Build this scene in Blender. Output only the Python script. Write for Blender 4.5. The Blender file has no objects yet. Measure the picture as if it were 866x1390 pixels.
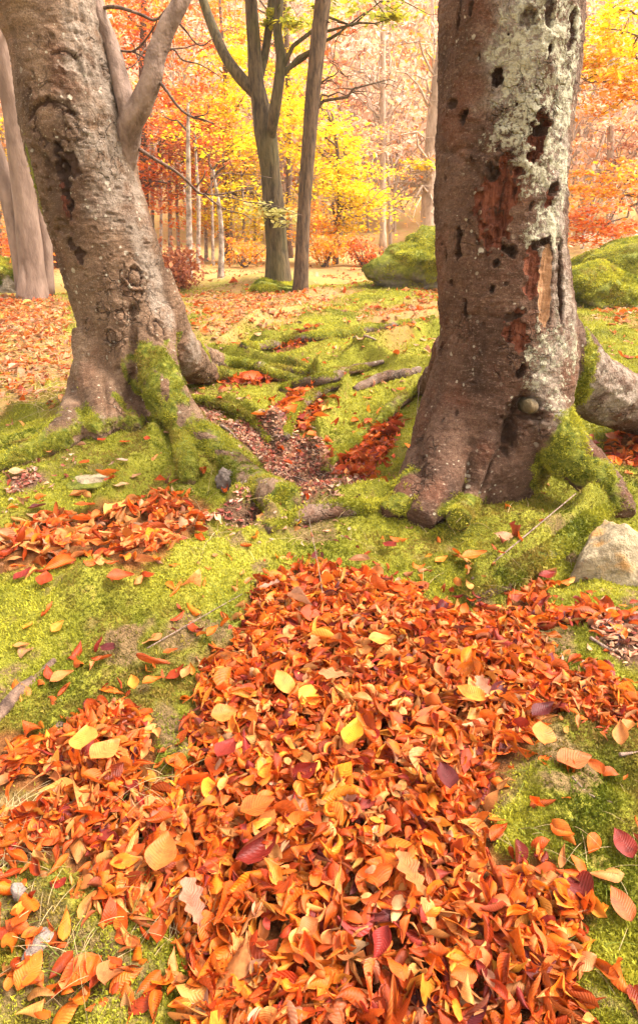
import bpy, math, random
import numpy as np
from mathutils import Vector, Matrix
from mathutils.bvhtree import BVHTree

RNG = np.random.default_rng(7)
random.seed(7)
SC = bpy.context.scene
COL = SC.collection
PI = math.pi

# ------------------------------------------------------------------ camera numbers
F = 870.0; CX, CY = 433.0, 695.0
PITCH = math.radians(24.4)
CAM = np.array([0.0, 0.0, 1.2])
cp, sp = math.cos(PITCH), math.sin(PITCH)

def ray(px, py):
    u = (np.asarray(px, float) - CX) / F
    v = (CY - np.asarray(py, float)) / F
    return np.stack([u, cp + v * sp, -sp + v * cp], -1)

def at_depth(px, py, Y):
    """world point on the ray of a photograph pixel at forward distance Y"""
    d = ray(px, py)
    t = np.asarray(Y) / d[..., 1]
    return CAM + d * np.asarray(t)[..., None]

def project(P):
    P = np.asarray(P) - CAM
    d = P[..., 1] * cp - P[..., 2] * sp
    up = P[..., 1] * sp + P[..., 2] * cp
    return CX + F * P[..., 0] / d, CY - F * up / d, d

# ------------------------------------------------------------------ noise
def _hash(ix, iy, iz, seed):
    h = (ix.astype(np.int64) * 374761393 + iy.astype(np.int64) * 668265263 + iz.astype(np.int64) * 1274126177 + seed * 974634777) & 0xFFFFFFFF
    h = ((h ^ (h >> 13)) * 1274126177) & 0xFFFFFFFF
    h = ((h ^ (h >> 16)) * 2246822519) & 0xFFFFFFFF
    return ((h ^ (h >> 15)) & 0xFFFFFF) / float(0xFFFFFF) * 2 - 1

def vnoise(P, seed=0):
    P = np.asarray(P, float)
    i = np.floor(P).astype(np.int64); f = P - i
    f = f * f * f * (f * (f * 6 - 15) + 10)
    r = 0
    for dx in (0, 1):
        wx = f[..., 0] if dx else 1 - f[..., 0]
        for dy in (0, 1):
            wy = f[..., 1] if dy else 1 - f[..., 1]
            for dz in (0, 1):
                wz = f[..., 2] if dz else 1 - f[..., 2]
                r = r + wx * wy * wz * _hash(i[..., 0] + dx, i[..., 1] + dy, i[..., 2] + dz, seed)
    return r

def fbm(P, octaves=3, seed=0, gain=.5):
    r = 0; a = 1; P = np.asarray(P, float)
    for o in range(octaves):
        r = r + a * vnoise(P, seed + o * 17); P = P * 2.03 + 3.7; a *= gain
    return r

def n2(x, y, s, octaves=3, seed=0):
    return fbm(np.stack([x * s, y * s, np.zeros_like(x) + .37], -1), octaves, seed)

def sstep(a, b, x):
    t = np.clip((x - a) / (b - a), 0, 1)
    return t * t * (3 - 2 * t)

# ------------------------------------------------------------------ terrain
_BY = np.array([-40, -3, 0, .6, 1.3, 1.9, 2.3, 2.7, 3.1, 3.6, 4.2, 5, 6.5, 8, 10, 13, 17, 22, 30, 36, 45, 60, 90, 120, 200])
_BZ = np.array([.0, -.02, -.01, 0, .0, .005, .015, .035, .06, .085, .13, .20, .26, .31, .34, .34, .30, .28, .5, 1.6, 5.0, 12, 29, 44, 50.])
def base_h(y):
    return np.interp(y, _BY, _BZ)
BUMPS = []      # cx, cy, rx, ry, rot, amp
def _flat_hit(px, py):
    d = ray(px, py); z = .1
    for _ in range(8):
        t = (z - 1.2) / d[2]; P = CAM + d * t; z = float(base_h(P[1]))
    return P[0], P[1]
def bump(px, py, rx, ry, amp, rot=0):
    x, y = _flat_hit(px, py); BUMPS.append((x, y, rx, ry, math.radians(rot), amp))
bump(150, 600, .75, .5, .06)
bump(60, 640, .7, .35, .03)
bump(250, 640, .35, .4, .05)
bump(190, 800, .42, .2, .075)
bump(60, 830, .4, .22, .06)
bump(330, 740, .2, .12, .05)
bump(440, 705, .42, .10, .06, 4)
bump(640, 720, .35, .2, .03)
bump(700, 770, .34, .09, .07, 32)
bump(840, 860, .22, .16, .06)
bump(400, 635, .25, .34, -.13)
bump(500, 600, .12, .28, -.07)
bump(405, 545, .16, .25, -.07)
bump(330, 510, .3, .2, -.06)
bump(560, 480, .9, .7, .10)
bump(440, 470, .35, .4, .05)
bump(420, 440, .9, .6, .05)
bump(350, 560, .22, .18, .06)
bump(770, 1110, .17, .16, .05)
bump(830, 600, .2, .2, -.06)
bump(90, 1250, .2, .15, .02)
bump(140, 720, .4, .12, -.03)
bump(550, 400, 1.3, 1.3, .12)
bump(840, 440, 1.2, .9, .1)
bump(350, 388, .8, .7, .10)
bump(408, 386, .5, .5, .10)

RIDGES = []
def ridge(pts, wd, amp):
    RIDGES.append((np.array([_flat_hit(*p) for p in pts]), wd, amp))
ridge([(285, 492), (345, 497), (400, 515), (440, 540)], .07, .07)
ridge([(600, 468), (520, 490), (450, 520), (400, 560), (380, 590)], .08, .07)
ridge([(600, 440), (500, 452), (420, 472), (350, 470)], .09, .06)
ridge([(470, 535), (432, 585), (440, 630)], .05, .05)
ridge([(560, 690), (490, 692), (420, 706), (370, 735)], .06, .05)
ridge([(640, 815), (710, 775), (770, 735), (830, 690)], .055, .06)
ridge([(235, 575), (200, 640), (140, 690)], .08, .03)
ridge([(380, 740), (300, 770), (220, 790), (120, 830)], .08, .035)
ridge([(300, 560), (350, 575), (380, 600)], .06, .05)
ridge([(20, 560), (70, 575), (110, 570)], .08, .05)
ridge([(300, 470), (350, 440), (420, 425)], .09, .05)
ridge([(590, 520), (540, 515), (500, 505), (470, 500)], .06, .05)
ridge([(-20, 780), (80, 772), (180, 780), (280, 735), (330, 715)], .07, .04)
ridge([(870, 700), (790, 720), (700, 725), (620, 735)], .06, .04)
ridge([(320, 720), (350, 690), (370, 665)], .06, .05)
def h_low(x, y):
    x = np.asarray(x, float); y = np.asarray(y, float)
    z = base_h(y)
    for cx, cy, rx, ry, a, amp in BUMPS:
        dx, dy = x - cx, y - cy
        c, s = math.cos(a), math.sin(a)
        u = (dx * c + dy * s) / rx; v = (-dx * s + dy * c) / ry
        z = z + amp * np.exp(-(u * u + v * v))
    for P, wd, amp in RIDGES:
        lo, hi = P.min(0) - 3 * wd, P.max(0) + 3 * wd
        m = (x > lo[0]) & (x < hi[0]) & (y > lo[1]) & (y < hi[1])
        if not np.any(m): continue
        X, Y = x[m], y[m]; D = np.full(X.shape, 9.)
        for a, b in zip(P[:-1], P[1:]):
            e = b - a; t = np.clip(((X - a[0]) * e[0] + (Y - a[1]) * e[1]) / (e @ e), 0, 1)
            D = np.minimum(D, (X - a[0] - t * e[0]) ** 2 + (Y - a[1] - t * e[1]) ** 2)
        q = np.zeros(x.shape); q[m] = 1.8 * amp * np.exp(-D / (.75 * wd) ** 2); z = z + q
    far = sstep(20, 60, y)
    z = z + (.05 * n2(x, y, .9, 2, 3)) * sstep(1.5, 4, y) + far * 3 * n2(x, y, .03, 2, 5) + .02 * n2(x, y, 2.3, 2, 9)
    return z

def hit(px, py, zoff=0):
    """where a photograph pixel's ray meets the ground"""
    d = ray(px, py)
    ts = np.geomspace(.4, 160, 900)
    P = CAM + ts[:, None] * d
    b = P[:, 2] - h_low(P[:, 0], P[:, 1]) - zoff < 0
    i = int(np.argmax(b)) if b.any() else len(ts) - 1
    lo, hi = ts[max(i - 1, 0)], ts[i]
    for _ in range(12):
        m = (lo + hi) / 2; Q = CAM + m * d
        if Q[2] - float(h_low(Q[0], Q[1])) - zoff < 0: hi = m
        else: lo = m
    return CAM + hi * d

class Poly:
    """a patch of ground, an outline in world x, y"""
    def __init__(s, pts):
        s.p = np.array([hit(*q)[:2] for q in pts])
        s.lo = s.p.min(0) - .4; s.hi = s.p.max(0) + .4
    def sd(s, x, y):
        x = np.asarray(x, float); y = np.asarray(y, float)
        out = np.full(x.shape, -9.0)
        m = (x > s.lo[0]) & (x < s.hi[0]) & (y > s.lo[1]) & (y < s.hi[1])
        if not m.any(): return out
        X, Y = x[m], y[m]; ins = np.zeros(X.shape, bool); dm = np.full(X.shape, 1e9)
        n = len(s.p)
        for i in range(n):
            a, b = s.p[i], s.p[(i + 1) % n]
            e = b - a; t = np.clip(((X - a[0]) * e[0] + (Y - a[1]) * e[1]) / (e @ e + 1e-12), 0, 1)
            dm = np.minimum(dm, (X - a[0] - t * e[0]) ** 2 + (Y - a[1] - t * e[1]) ** 2)
            c = ((a[1] > Y) != (b[1] > Y)) & (X < (b[0] - a[0]) * (Y - a[1]) / (b[1] - a[1] + 1e-12) + a[0])
            ins ^= c
        d = np.sqrt(dm); out[m] = np.where(ins, d, -d)
        return out

DRIFT = Poly([(318, 860), (335, 812), (372, 782), (440, 768), (500, 775), (545, 795), (590, 818), (650, 832), (700, 846), (745, 868), (785, 905),
              (835, 925), (880, 950), (880, 985), (830, 985), (800, 975), (770, 970), (740, 985), (715, 1015), (698, 1055), (688, 1085), (672, 1115),
              (680, 1150), (705, 1170), (740, 1160), (780, 1178), (803, 1210), (808, 1255), (802, 1300), (815, 1500), (210, 1500), (240, 1300), (205, 1262),
              (150, 1222), (112, 1205), (80, 1172), (45, 1168), (-20, 1190), (-20, 1105), (20, 1095), (55, 1075), (20, 1070), (-20, 1075), (-20, 985), (50, 1000), (100, 985), (140, 950), (195, 950), (212, 985), (205, 1040),
              (228, 1052), (255, 1030), (248, 985), (268, 950), (278, 915), (300, 880)])
SHELF = Poly([(-20, 725), (50, 693), (130, 688), (195, 672), (262, 676), (290, 690), (272, 720), (225, 757), (180, 772), (150, 764), (90, 762), (40, 772), (-20, 778)])
POCKETS = [Poly([(528, 552), (546, 568), (524, 618), (497, 652), (452, 632), (484, 588)]),
           Poly([(372, 548), (402, 526), (432, 530), (440, 548), (418, 585), (385, 570)]),
           Poly([(288, 518), (320, 500), (370, 503), (388, 515), (340, 526)]),
           Poly([(815, 600), (880, 575), (890, 635), (838, 630)]),
           Poly([(355, 466), (400, 452), (432, 450), (415, 470), (370, 478)])]
BAND = Poly([(690, 790), (735, 800), (745, 830), (790, 828), (880, 838), (880, 860), (800, 850), (735, 850), (690, 842), (655, 835), (690, 825)])
DUFF = [Poly([(300, 572), (345, 566), (385, 560), (425, 590), (445, 630), (488, 652), (452, 672), (385, 690), (320, 706), (285, 700), (330, 668), (380, 648), (335, 610)]),
        Poly([(800, 845), (880, 850), (880, 910), (830, 890)]), Poly([(10, 650), (60, 640), (70, 655), (20, 668)]), Poly([(250, 530), (285, 545), (290, 575), (262, 555)])]
MEADOW = Poly([(-60, 398), (60, 402), (100, 410), (112, 450), (112, 500), (100, 545), (70, 520), (30, 545), (-60, 560)])
MEADOW2 = Poly([(236, 400), (330, 396), (430, 392), (470, 400), (420, 425), (330, 440), (300, 470), (250, 440)])
MEADOW3 = [Poly([(600, 378), (560, 400), (520, 420), (500, 450), (540, 450), (600, 425)]), Poly([(800, 415), (880, 405), (880, 445), (820, 440)])]
LOWLEFT = Poly([(-20, 1195), (60, 1185), (120, 1215), (200, 1265), (235, 1310), (225, 1400), (-40, 1400)])
STRAW = Poly([(-20, 1090), (30, 1085), (55, 1110), (40, 1150), (-20, 1165)])

def cover(x, y):
    """leaf-covered share and bare-soil share of the ground"""
    n = .035 * n2(x, y, 9, 2, 21)
    leaf = sstep(-.02, .03, np.maximum.reduce([p.sd(x, y) for p in [DRIFT, SHELF, BAND] + POCKETS]) + n)
    mead = np.maximum.reduce([p.sd(x, y) for p in [MEADOW, MEADOW2] + MEADOW3])
    leaf = np.maximum(leaf, .8 * sstep(-.25, .3, mead + .5 * n2(x, y, 2, 3, 8)))
    duff = sstep(-.03, .03, np.maximum.reduce([p.sd(x, y) for p in DUFF]) + n)
    return leaf, duff

# ------------------------------------------------------------------ mesh helpers
def link(o, parent=None):
    COL.objects.link(o)
    if parent is not None: o.parent = parent
    return o

def mesh_np(name, V, Fs, mat=None, parent=None, attrs=None, cols=None, uv=None, smooth=True):
    """ONE mesh object from numpy arrays; Fs is an (n,k) array or a list of them"""
    me = bpy.data.meshes.new(name)
    V = np.asarray(V, np.float32).reshape(-1, 3)
    if not isinstance(Fs, list): Fs = [Fs]
    Fs = [np.asarray(f, np.int32) for f in Fs if len(f)]
    loops = np.concatenate([f.ravel() for f in Fs]); tot = np.concatenate([np.full(len(f), f.shape[1], np.int32) for f in Fs])
    start = np.concatenate([[0], np.cumsum(tot)[:-1]]).astype(np.int32)
    me.vertices.add(len(V)); me.vertices.foreach_set('co', V.ravel())
    me.loops.add(len(loops)); me.loops.foreach_set('vertex_index', loops)
    me.polygons.add(len(tot)); me.polygons.foreach_set('loop_start', start); me.polygons.foreach_set('loop_total', tot)
    me.update(calc_edges=True); me.validate()
    if smooth: me.polygons.foreach_set('use_smooth', np.ones(len(me.polygons), bool))
    for k, a in (attrs or {}).items():
        at = me.attributes.new(k, 'FLOAT', 'POINT'); at.data.foreach_set('value', np.asarray(a, np.float32).ravel())
    if cols is not None:
        c = np.ones((len(V), 4), np.float32); c[:, :3] = cols
        at = me.attributes.new('col', 'FLOAT_COLOR', 'POINT'); at.data.foreach_set('color', c.ravel())
    if uv is not None:
        l = me.uv_layers.new(name='UVMap'); l.data.foreach_set('uv', np.asarray(uv, np.float32)[loops].ravel())
    if mat: me.materials.append(mat)
    return link(bpy.data.objects.new(name, me), parent)

def smooth_path(P, R, k=8):
    """Catmull-Rom through points P with radii R"""
    P = np.asarray(P, float); R = np.asarray(R, float)
    if len(P) < 3: k = max(k, 4)
    Pe = np.vstack([2 * P[0] - P[1], P, 2 * P[-1] - P[-2]]); out = []; rr = []
    for i in range(1, len(Pe) - 2):
        for j in range(k):
            t = j / k
            a, b, c, d = Pe[i - 1], Pe[i], Pe[i + 1], Pe[i + 2]
            out.append(.5 * (2 * b + (c - a) * t + (2 * a - 5 * b + 4 * c - d) * t * t + (3 * b - a - 3 * c + d) * t ** 3))
            rr.append(R[i - 1] * (1 - t) + R[i] * t)
    out.append(P[-1]); rr.append(R[-1])
    return np.array(out), np.array(rr)

class MB:
    """collects tubes into one mesh"""
    def __init__(s): s.V = []; s.F = []; s.T = []; s.n = 0; s.C = []
    def tube(s, P, R, n=8, cap=True, col=None):
        P = np.asarray(P, float); R = np.asarray(R, float); m = len(P)
        T = np.gradient(P, axis=0); T /= np.linalg.norm(T, axis=1)[:, None] + 1e-12
        a = np.array([1.0, 0, 0]) if abs(T[0, 0]) < .8 else np.array([0, 1.0, 0])
        N = np.cross(T[0], a); N /= np.linalg.norm(N); rings = []
        th = np.arange(n) * 2 * PI / n
        for i in range(m):
            N = N - T[i] * (N @ T[i]); N /= np.linalg.norm(N) + 1e-12
            B = np.cross(T[i], N)
            rings.append(P[i] + R[i] * (np.cos(th)[:, None] * N + np.sin(th)[:, None] * B))
        V = np.vstack(rings); i = np.arange(m - 1)[:, None] * n; j = np.arange(n)[None]; k = (j + 1) % n
        f = np.stack([i + j, i + k, i + n + k, i + n + j], -1).reshape(-1, 4) + s.n
        s.F.append(f)
        nv = len(V)
        if cap:
            V = np.vstack([V, P[0], P[-1]]); j = np.arange(n); k = (j + 1) % n
            s.T.append(np.stack([np.full(n, nv), k, j], -1) + s.n)
            s.T.append(np.stack([np.full(n, nv + 1), (m - 1) * n + j, (m - 1) * n + k], -1) + s.n)
        s.V.append(V); s.n += len(V)
        if col is not None: s.C.append(np.tile(np.asarray(col, float), (len(V), 1)))
    def build(s, name, mat, parent=None, **kw):
        fs = [np.vstack(s.F)] + ([np.vstack(s.T)] if s.T else [])
        if s.C: kw['cols'] = np.vstack(s.C)
        return mesh_np(name, np.vstack(s.V), fs, mat, parent, **kw)

def tag(o, label=None, cat=None, group=None, kind=None):
    if label: o['label'] = label
    if cat: o['category'] = cat
    if group: o['group'] = group
    if kind: o['kind'] = kind
    return o

def thing(name, loc, label, cat, group=None):
    o = bpy.data.objects.new(name, None); COL.objects.link(o)
    o.location = [float(c) for c in loc]; o.empty_display_size = .1
    return tag(o, label, cat, group)

def adopt(root, *obs):
    """make objects built in world space parts of a thing"""
    for o in obs:
        o.parent = root; o.matrix_parent_inverse = Matrix.Translation(-Vector(root.location))

# ------------------------------------------------------------------ materials
class NT:
    def __init__(s, name):
        s.m = bpy.data.materials.new(name); s.m.use_nodes = True
        s.t = s.m.node_tree; s.t.nodes.clear()
        s.out = s.t.nodes.new('ShaderNodeOutputMaterial')
    def n(s, typ, **kw):
        nd = s.t.nodes.new('ShaderNode' + typ)
        for k, v in kw.items(): setattr(nd, k, v)
        return nd
    def set(s, sock, v):
        if hasattr(v, 'is_output') or hasattr(v, 'links'): s.t.links.new(v, sock)
        elif isinstance(v, (tuple, list)) and len(v) == 3 and sock.type == 'RGBA': sock.default_value = (*v, 1)
        else: sock.default_value = v
    def attr(s, name): return s.n('Attribute', attribute_name=name)
    def pos(s): return s.n('NewGeometry').outputs['Position']
    def scale(s, v, sc):
        m = s.n('Mapping'); s.set(m.inputs['Vector'], v); m.inputs['Scale'].default_value = sc; return m.outputs[0]
    def noise(s, v, scale, detail=3, rough=.55, out='Fac', dist=0):
        nd = s.n('TexNoise'); s.set(nd.inputs['Vector'], v); nd.inputs['Scale'].default_value = scale
        nd.inputs['Detail'].default_value = detail; nd.inputs['Roughness'].default_value = rough; nd.inputs['Distortion'].default_value = dist
        return nd.outputs[out]
    def vor(s, v, scale, out='Distance', feature='F1'):
        nd = s.n('TexVoronoi', feature=feature); s.set(nd.inputs['Vector'], v); nd.inputs['Scale'].default_value = scale
        return nd.outputs[out]
    def math(s, op, a, b=0.0, c=0.0, clamp=False):
        nd = s.n('Math', operation=op, use_clamp=clamp)
        s.set(nd.inputs[0], a); s.set(nd.inputs[1], b)
        if op in ('MULTIPLY_ADD', 'SMOOTH_MIN'): s.set(nd.inputs[2], c)
        return nd.outputs[0]
    def map(s, v, a, b, c=0., d=1.):
        nd = s.n('MapRange', interpolation_type='SMOOTHSTEP'); s.set(nd.inputs['Value'], v)
        for i, q in zip((1, 2, 3, 4), (a, b, c, d)): nd.inputs[i].default_value = q
        return nd.outputs[0]
    def mix(s, f, a, b, mode='MIX'):
        nd = s.n('Mix', data_type='RGBA', blend_type=mode)
        s.set(nd.inputs[0], f); s.set(nd.inputs[6], a); s.set(nd.inputs[7], b); return nd.outputs[2]
    def ramp(s, f, stops):
        nd = s.n('ValToRGB'); s.set(nd.inputs[0], f); e = nd.color_ramp.elements
        while len(e) < len(stops): e.new(.5)
        for q, (p, c) in zip(e, stops): q.position = p; q.color = (*c, 1)
        return nd.outputs[0]
    def bump(s, h, strength=.5, dist=.01, normal=None):
        nd = s.n('Bump'); s.set(nd.inputs['Height'], h); nd.inputs['Strength'].default_value = strength; nd.inputs['Distance'].default_value = dist
        if normal: s.set(nd.inputs['Normal'], normal)
        return nd.outputs[0]
    def bsdf(s, col, rough=.8, normal=None, spec=.3):
        b = s.n('BsdfPrincipled'); s.set(b.inputs['Base Color'], col); s.set(b.inputs['Roughness'], rough)
        b.inputs['Specular IOR Level'].default_value = spec
        if normal: s.set(b.inputs['Normal'], normal)
        return b.outputs[0]
    def done(s, sh): s.t.links.new(sh, s.out.inputs['Surface']); return s.m

def mat_ground():
    k = NT('mossy_ground'); p = k.pos()
    n1 = k.noise(p, 3.2, 4); n3 = k.noise(p, 90, 3, .7); n4 = k.noise(p, 14, 3)
    moss = k.ramp(n1, [(.28, (.085, .080, .008)), (.47, (.19, .175, .016)), (.66, (.31, .275, .035))])
    moss = k.mix(k.map(n3, .3, .7), k.mix(.6, moss, (.05, .055, .008)), moss)
    moss = k.mix(k.map(n4, .6, .72, 0, .55), moss, (.19, .12, .035))
    soil = k.ramp(n3, [(.3, (.045, .023, .013)), (.55, (.14, .074, .044)), (.75, (.25, .14, .085))])
    litter = k.ramp(k.noise(p, 28, 3, .7), [(.3, (.04, .014, .006)), (.5, (.15, .055, .016)), (.7, (.28, .12, .04))])
    straw = k.ramp(k.noise(p, 2.5, 6, .75), [(.3, (.30, .16, .045)), (.5, (.36, .20, .085)), (.65, (.26, .22, .05))])
    c = k.mix(k.attr('litter').outputs['Fac'], moss, litter)
    c = k.mix(k.attr('soil').outputs['Fac'], c, soil)
    c = k.mix(k.attr('straw').outputs['Fac'], c, straw)
    h = k.math('MULTIPLY_ADD', n3, .6, k.noise(p, 220, 2, .6))
    return k.done(k.bsdf(c, .95, k.bump(h, .9, .012), .1))

def mat_bark(name, dark, mid, light, lich, streak=1.0, dots=.5, red=.0):
    k = NT(name); p = k.pos()
    n1 = k.noise(p, 2.6, 4, .6); n2_ = k.noise(k.scale(p, (7, 7, 60)), 1.0, 4, .65, dist=.6); n3 = k.noise(p, 55, 4, .7)
    nv = k.noise(k.scale(p, (9, 9, 2.2)), 1.0, 4, .6)
    c = k.ramp(k.math('ADD', k.math('MULTIPLY', n1, .6), k.math('MULTIPLY', nv, .4)), [(.36, dark), (.5, mid), (.64, light)])
    c = k.mix(k.map(n2_, .35, .65, .0, .42 * streak), c, dark)
    cp_ = k.n('VectorMath', operation='ADD'); k.set(cp_.inputs[0], p); cs_ = k.n('VectorMath', operation='SCALE'); k.set(cs_.inputs[0], k.noise(p, 9, 3, out='Color')); cs_.inputs['Scale'].default_value = .16; k.set(cp_.inputs[1], cs_.outputs[0])
    cd = k.vor(k.scale(cp_.outputs[0], (15, 15, 8)), 1.0, feature='DISTANCE_TO_EDGE')
    crack = k.math('MULTIPLY', k.map(cd, .05, .0), k.map(k.noise(p, 3.3, 3, .6), .50, .60))
    c = k.mix(k.math('MULTIPLY', crack, .5), c, (.025, .015, .010))
    c = k.mix(k.map(n3, .55, .75, 0, .5), c, k.mix(.5, dark, (.02, .012, .008)))
    if red: c = k.mix(k.map(k.noise(p, 4.3, 3), .5, .66, 0, red), c, (.17, .05, .022))
    g = k.attr('grey').outputs['Fac']
    c = k.mix(k.math('MULTIPLY', g, k.map(k.noise(p, 9, 4, .7), .34, .58), clamp=True), c, k.mix(n3, (.17, .125, .095), (.34, .265, .205)))
    n5 = k.noise(p, 150, 3, .75)
    c = k.mix(k.map(n5, .42, .60, 0, .5), c, k.mix(.55, dark, (.012, .007, .005)))
    c = k.mix(k.map(k.noise(k.scale(p, (70, 70, 130)), 1., 3, .7), .56, .68, 0, .55), c, k.mix(.5, light, (.30, .22, .16)))
    # pale lichen dots of many sizes
    pw_ = k.n('VectorMath', operation='ADD'); k.set(pw_.inputs[0], p); sc_ = k.n('VectorMath', operation='SCALE'); k.set(sc_.inputs[0], k.noise(p, 60, 2, out='Color')); sc_.inputs['Scale'].default_value = .012; k.set(pw_.inputs[1], sc_.outputs[0])
    def dots_(scale, big):
        d = k.vor(pw_.outputs[0], scale); sx = k.n('SeparateColor'); k.set(sx.inputs[0], k.vor(pw_.outputs[0], scale, 'Color'))
        return k.map(k.math('SUBTRACT', d, k.math('MULTIPLY', k.math('POWER', sx.outputs[0], 2.5), big)), .0, -.05)
    dn = k.noise(p, 5, 3)
    dot = k.math('MULTIPLY', k.math('MAXIMUM', dots_(38, .34), dots_(17, .26)), k.map(dn, .42, .58, 0, dots))
    c = k.mix(dot, c, (.36, .31, .23))
    # crusty lichen sheets
    la = k.attr('lichen').outputs['Fac']
    ln = k.math('ADD', k.math('MULTIPLY', k.noise(p, 17, 6, .75), 1.4), k.math('MULTIPLY', k.noise(p, 75, 3, .75), 1.0))
    lm = k.map(k.math('ADD', la, ln), 1.62, 1.80, 0, .85)
    lc = k.mix(k.map(k.noise(p, 120, 3, .7), .35, .6), k.mix(.4, lich, (.10, .07, .05)), lich)
    c = k.mix(lm, c, lc)
    w = k.attr('wood').outputs['Fac']
    wn = k.noise(k.scale(p, (45, 45, 6)), 1.0, 3, .6)
    wc = k.ramp(wn, [(.3, (.022, .008, .005)), (.5, (.105, .030, .015)), (.7, (.20, .068, .036))])
    wm = k.map(k.math('ADD', w, k.math('MULTIPLY', k.noise(p, 40, 3), .35)), .52, .66)
    c = k.mix(wm, c, wc)
    pw = k.attr('pale_wood').outputs['Fac']
    pc = k.ramp(wn, [(.3, (.16, .075, .035)), (.5, (.33, .17, .085)), (.7, (.44, .25, .14))])
    c = k.mix(k.map(pw, .4, .6), c, pc)
    hm = k.attr('hole').outputs['Fac']  # dark rotten wood of holes, plus shade painted into some recesses
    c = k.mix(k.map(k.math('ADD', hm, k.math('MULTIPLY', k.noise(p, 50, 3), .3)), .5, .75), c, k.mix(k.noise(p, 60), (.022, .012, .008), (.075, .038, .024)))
    ms = k.attr('moss').outputs['Fac']
    mc = k.ramp(k.noise(p, 30, 3, .7), [(.3, (.035, .05, .006)), (.5, (.12, .12, .014)), (.7, (.23, .21, .03))])
    c = k.mix(k.map(k.math('ADD', ms, k.math('MULTIPLY', k.noise(p, 22, 4, .7), .6)), .68, .88), c, mc)
    h = k.math('ADD', k.math('MULTIPLY', n2_, .8 * streak), k.math('MULTIPLY', n3, .9))
    h = k.math('SUBTRACT', h, k.math('MULTIPLY', crack, 1.2))
    h = k.math('ADD', k.math('ADD', h, k.math('MULTIPLY', n5, .5)), k.math('MULTIPLY', lm, .35))
    h = k.math('ADD', h, k.math('MULTIPLY', k.math('ADD', w, pw), k.math('MULTIPLY', wn, 2.)))
    return k.done(k.bsdf(c, .75, k.bump(h, 1., .011), .08))

def mat_simple_bark(name, dark, light, sc=(20, 20, 4), green=0.):
    k = NT(name); p = k.pos()
    n = k.noise(k.scale(p, sc), 1., 4, .65)
    c = k.ramp(n, [(.35, dark), (.65, light)])
    if green: c = k.mix(k.map(k.noise(p, 1.7, 3), .42, .6, 0, green), c, (.075, .068, .013))
    return k.done(k.bsdf(c, .85, k.bump(n, .8, .03), .2))

def mat_leaf(name, trans=.3, vein=True, gloss=.3):
    k = NT(name); a = k.attr('col').outputs['Color']; c = a
    nrm = None
    if vein:
        p = k.pos()
        c = k.mix(k.map(k.noise(p, 60, 3, .6), .45, .7, 0, .45), c, k.mix(1., c, (.45, .30, .22), 'MULTIPLY'))
        uv = k.n('UVMap').outputs[0]; sx = k.n('SeparateXYZ'); k.set(sx.inputs[0], uv)
        t = k.math('ABSOLUTE', k.math('SUBTRACT', sx.outputs[1], .5))
        w = k.math('SINE', k.math('MULTIPLY', k.math('SUBTRACT', sx.outputs[0], k.math('MULTIPLY', t, .45)), 84.))
        mid = k.map(t, .03, .0)
        c = k.mix(k.math('MULTIPLY', mid, .3), c, k.mix(1., c, (1.5, 1.5, 1.4), 'MULTIPLY'))
        c = k.mix(k.map(k.noise(p, 21, 4, .65), .54, .66, 0, .45), c, k.mix(1., c, (.42, .28, .22), 'MULTIPLY'))
        c = k.mix(k.map(w, .2, 1., 0, .06), c, k.mix(1., c, (.5, .4, .35), 'MULTIPLY'))
        nrm = k.bump(k.math('ADD', k.math('MULTIPLY', w, .7), k.math('MULTIPLY', k.noise(p, 110, 3), 2.2)), .3, .002)
        geo = k.n('NewGeometry').outputs['Backfacing']
        c = k.mix(k.math('MULTIPLY', geo, .30), c, k.mix(.5, c, (.50, .19, .05)))
    b = k.bsdf(c, .5, nrm, gloss)
    tr = k.n('BsdfTranslucent'); k.set(tr.inputs[0], c)
    m = k.n('MixShader'); m.inputs[0].default_value = trans
    k.t.links.new(b, m.inputs[1]); k.t.links.new(tr.outputs[0], m.inputs[2])
    return k.done(m.outputs[0])

def mat_stone(name, c1, c2, stain=(.38, .19, .05)):
    k = NT(name); p = k.pos()
    n = k.noise(p, 18, 5, .7)
    c = k.ramp(n, [(.3, c1), (.65, c2)])
    c = k.mix(k.map(k.noise(p, 9, 3), .52, .66, 0, .8), c, stain)
    c = k.mix(k.map(k.noise(p, 60, 4, .8), .56, .7, 0, .7), c, (.06, .045, .035))
    ms = k.attr('moss').outputs['Fac']
    mc = k.ramp(k.noise(p, 24, 4, .75), [(.3, (.05, .06, .006)), (.5, (.135, .135, .014)), (.7, (.25, .23, .03))])
    mf = k.noise(p, 5, 5, .75)
    c = k.mix(k.map(k.math('ADD', ms, k.math('MULTIPLY', mf, .8)), .8, .98), c, mc)
    h = k.math('ADD', n, k.noise(p, 80, 4, .7))
    return k.done(k.bsdf(c, .9, k.bump(h, .8, .02), .2))

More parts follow.
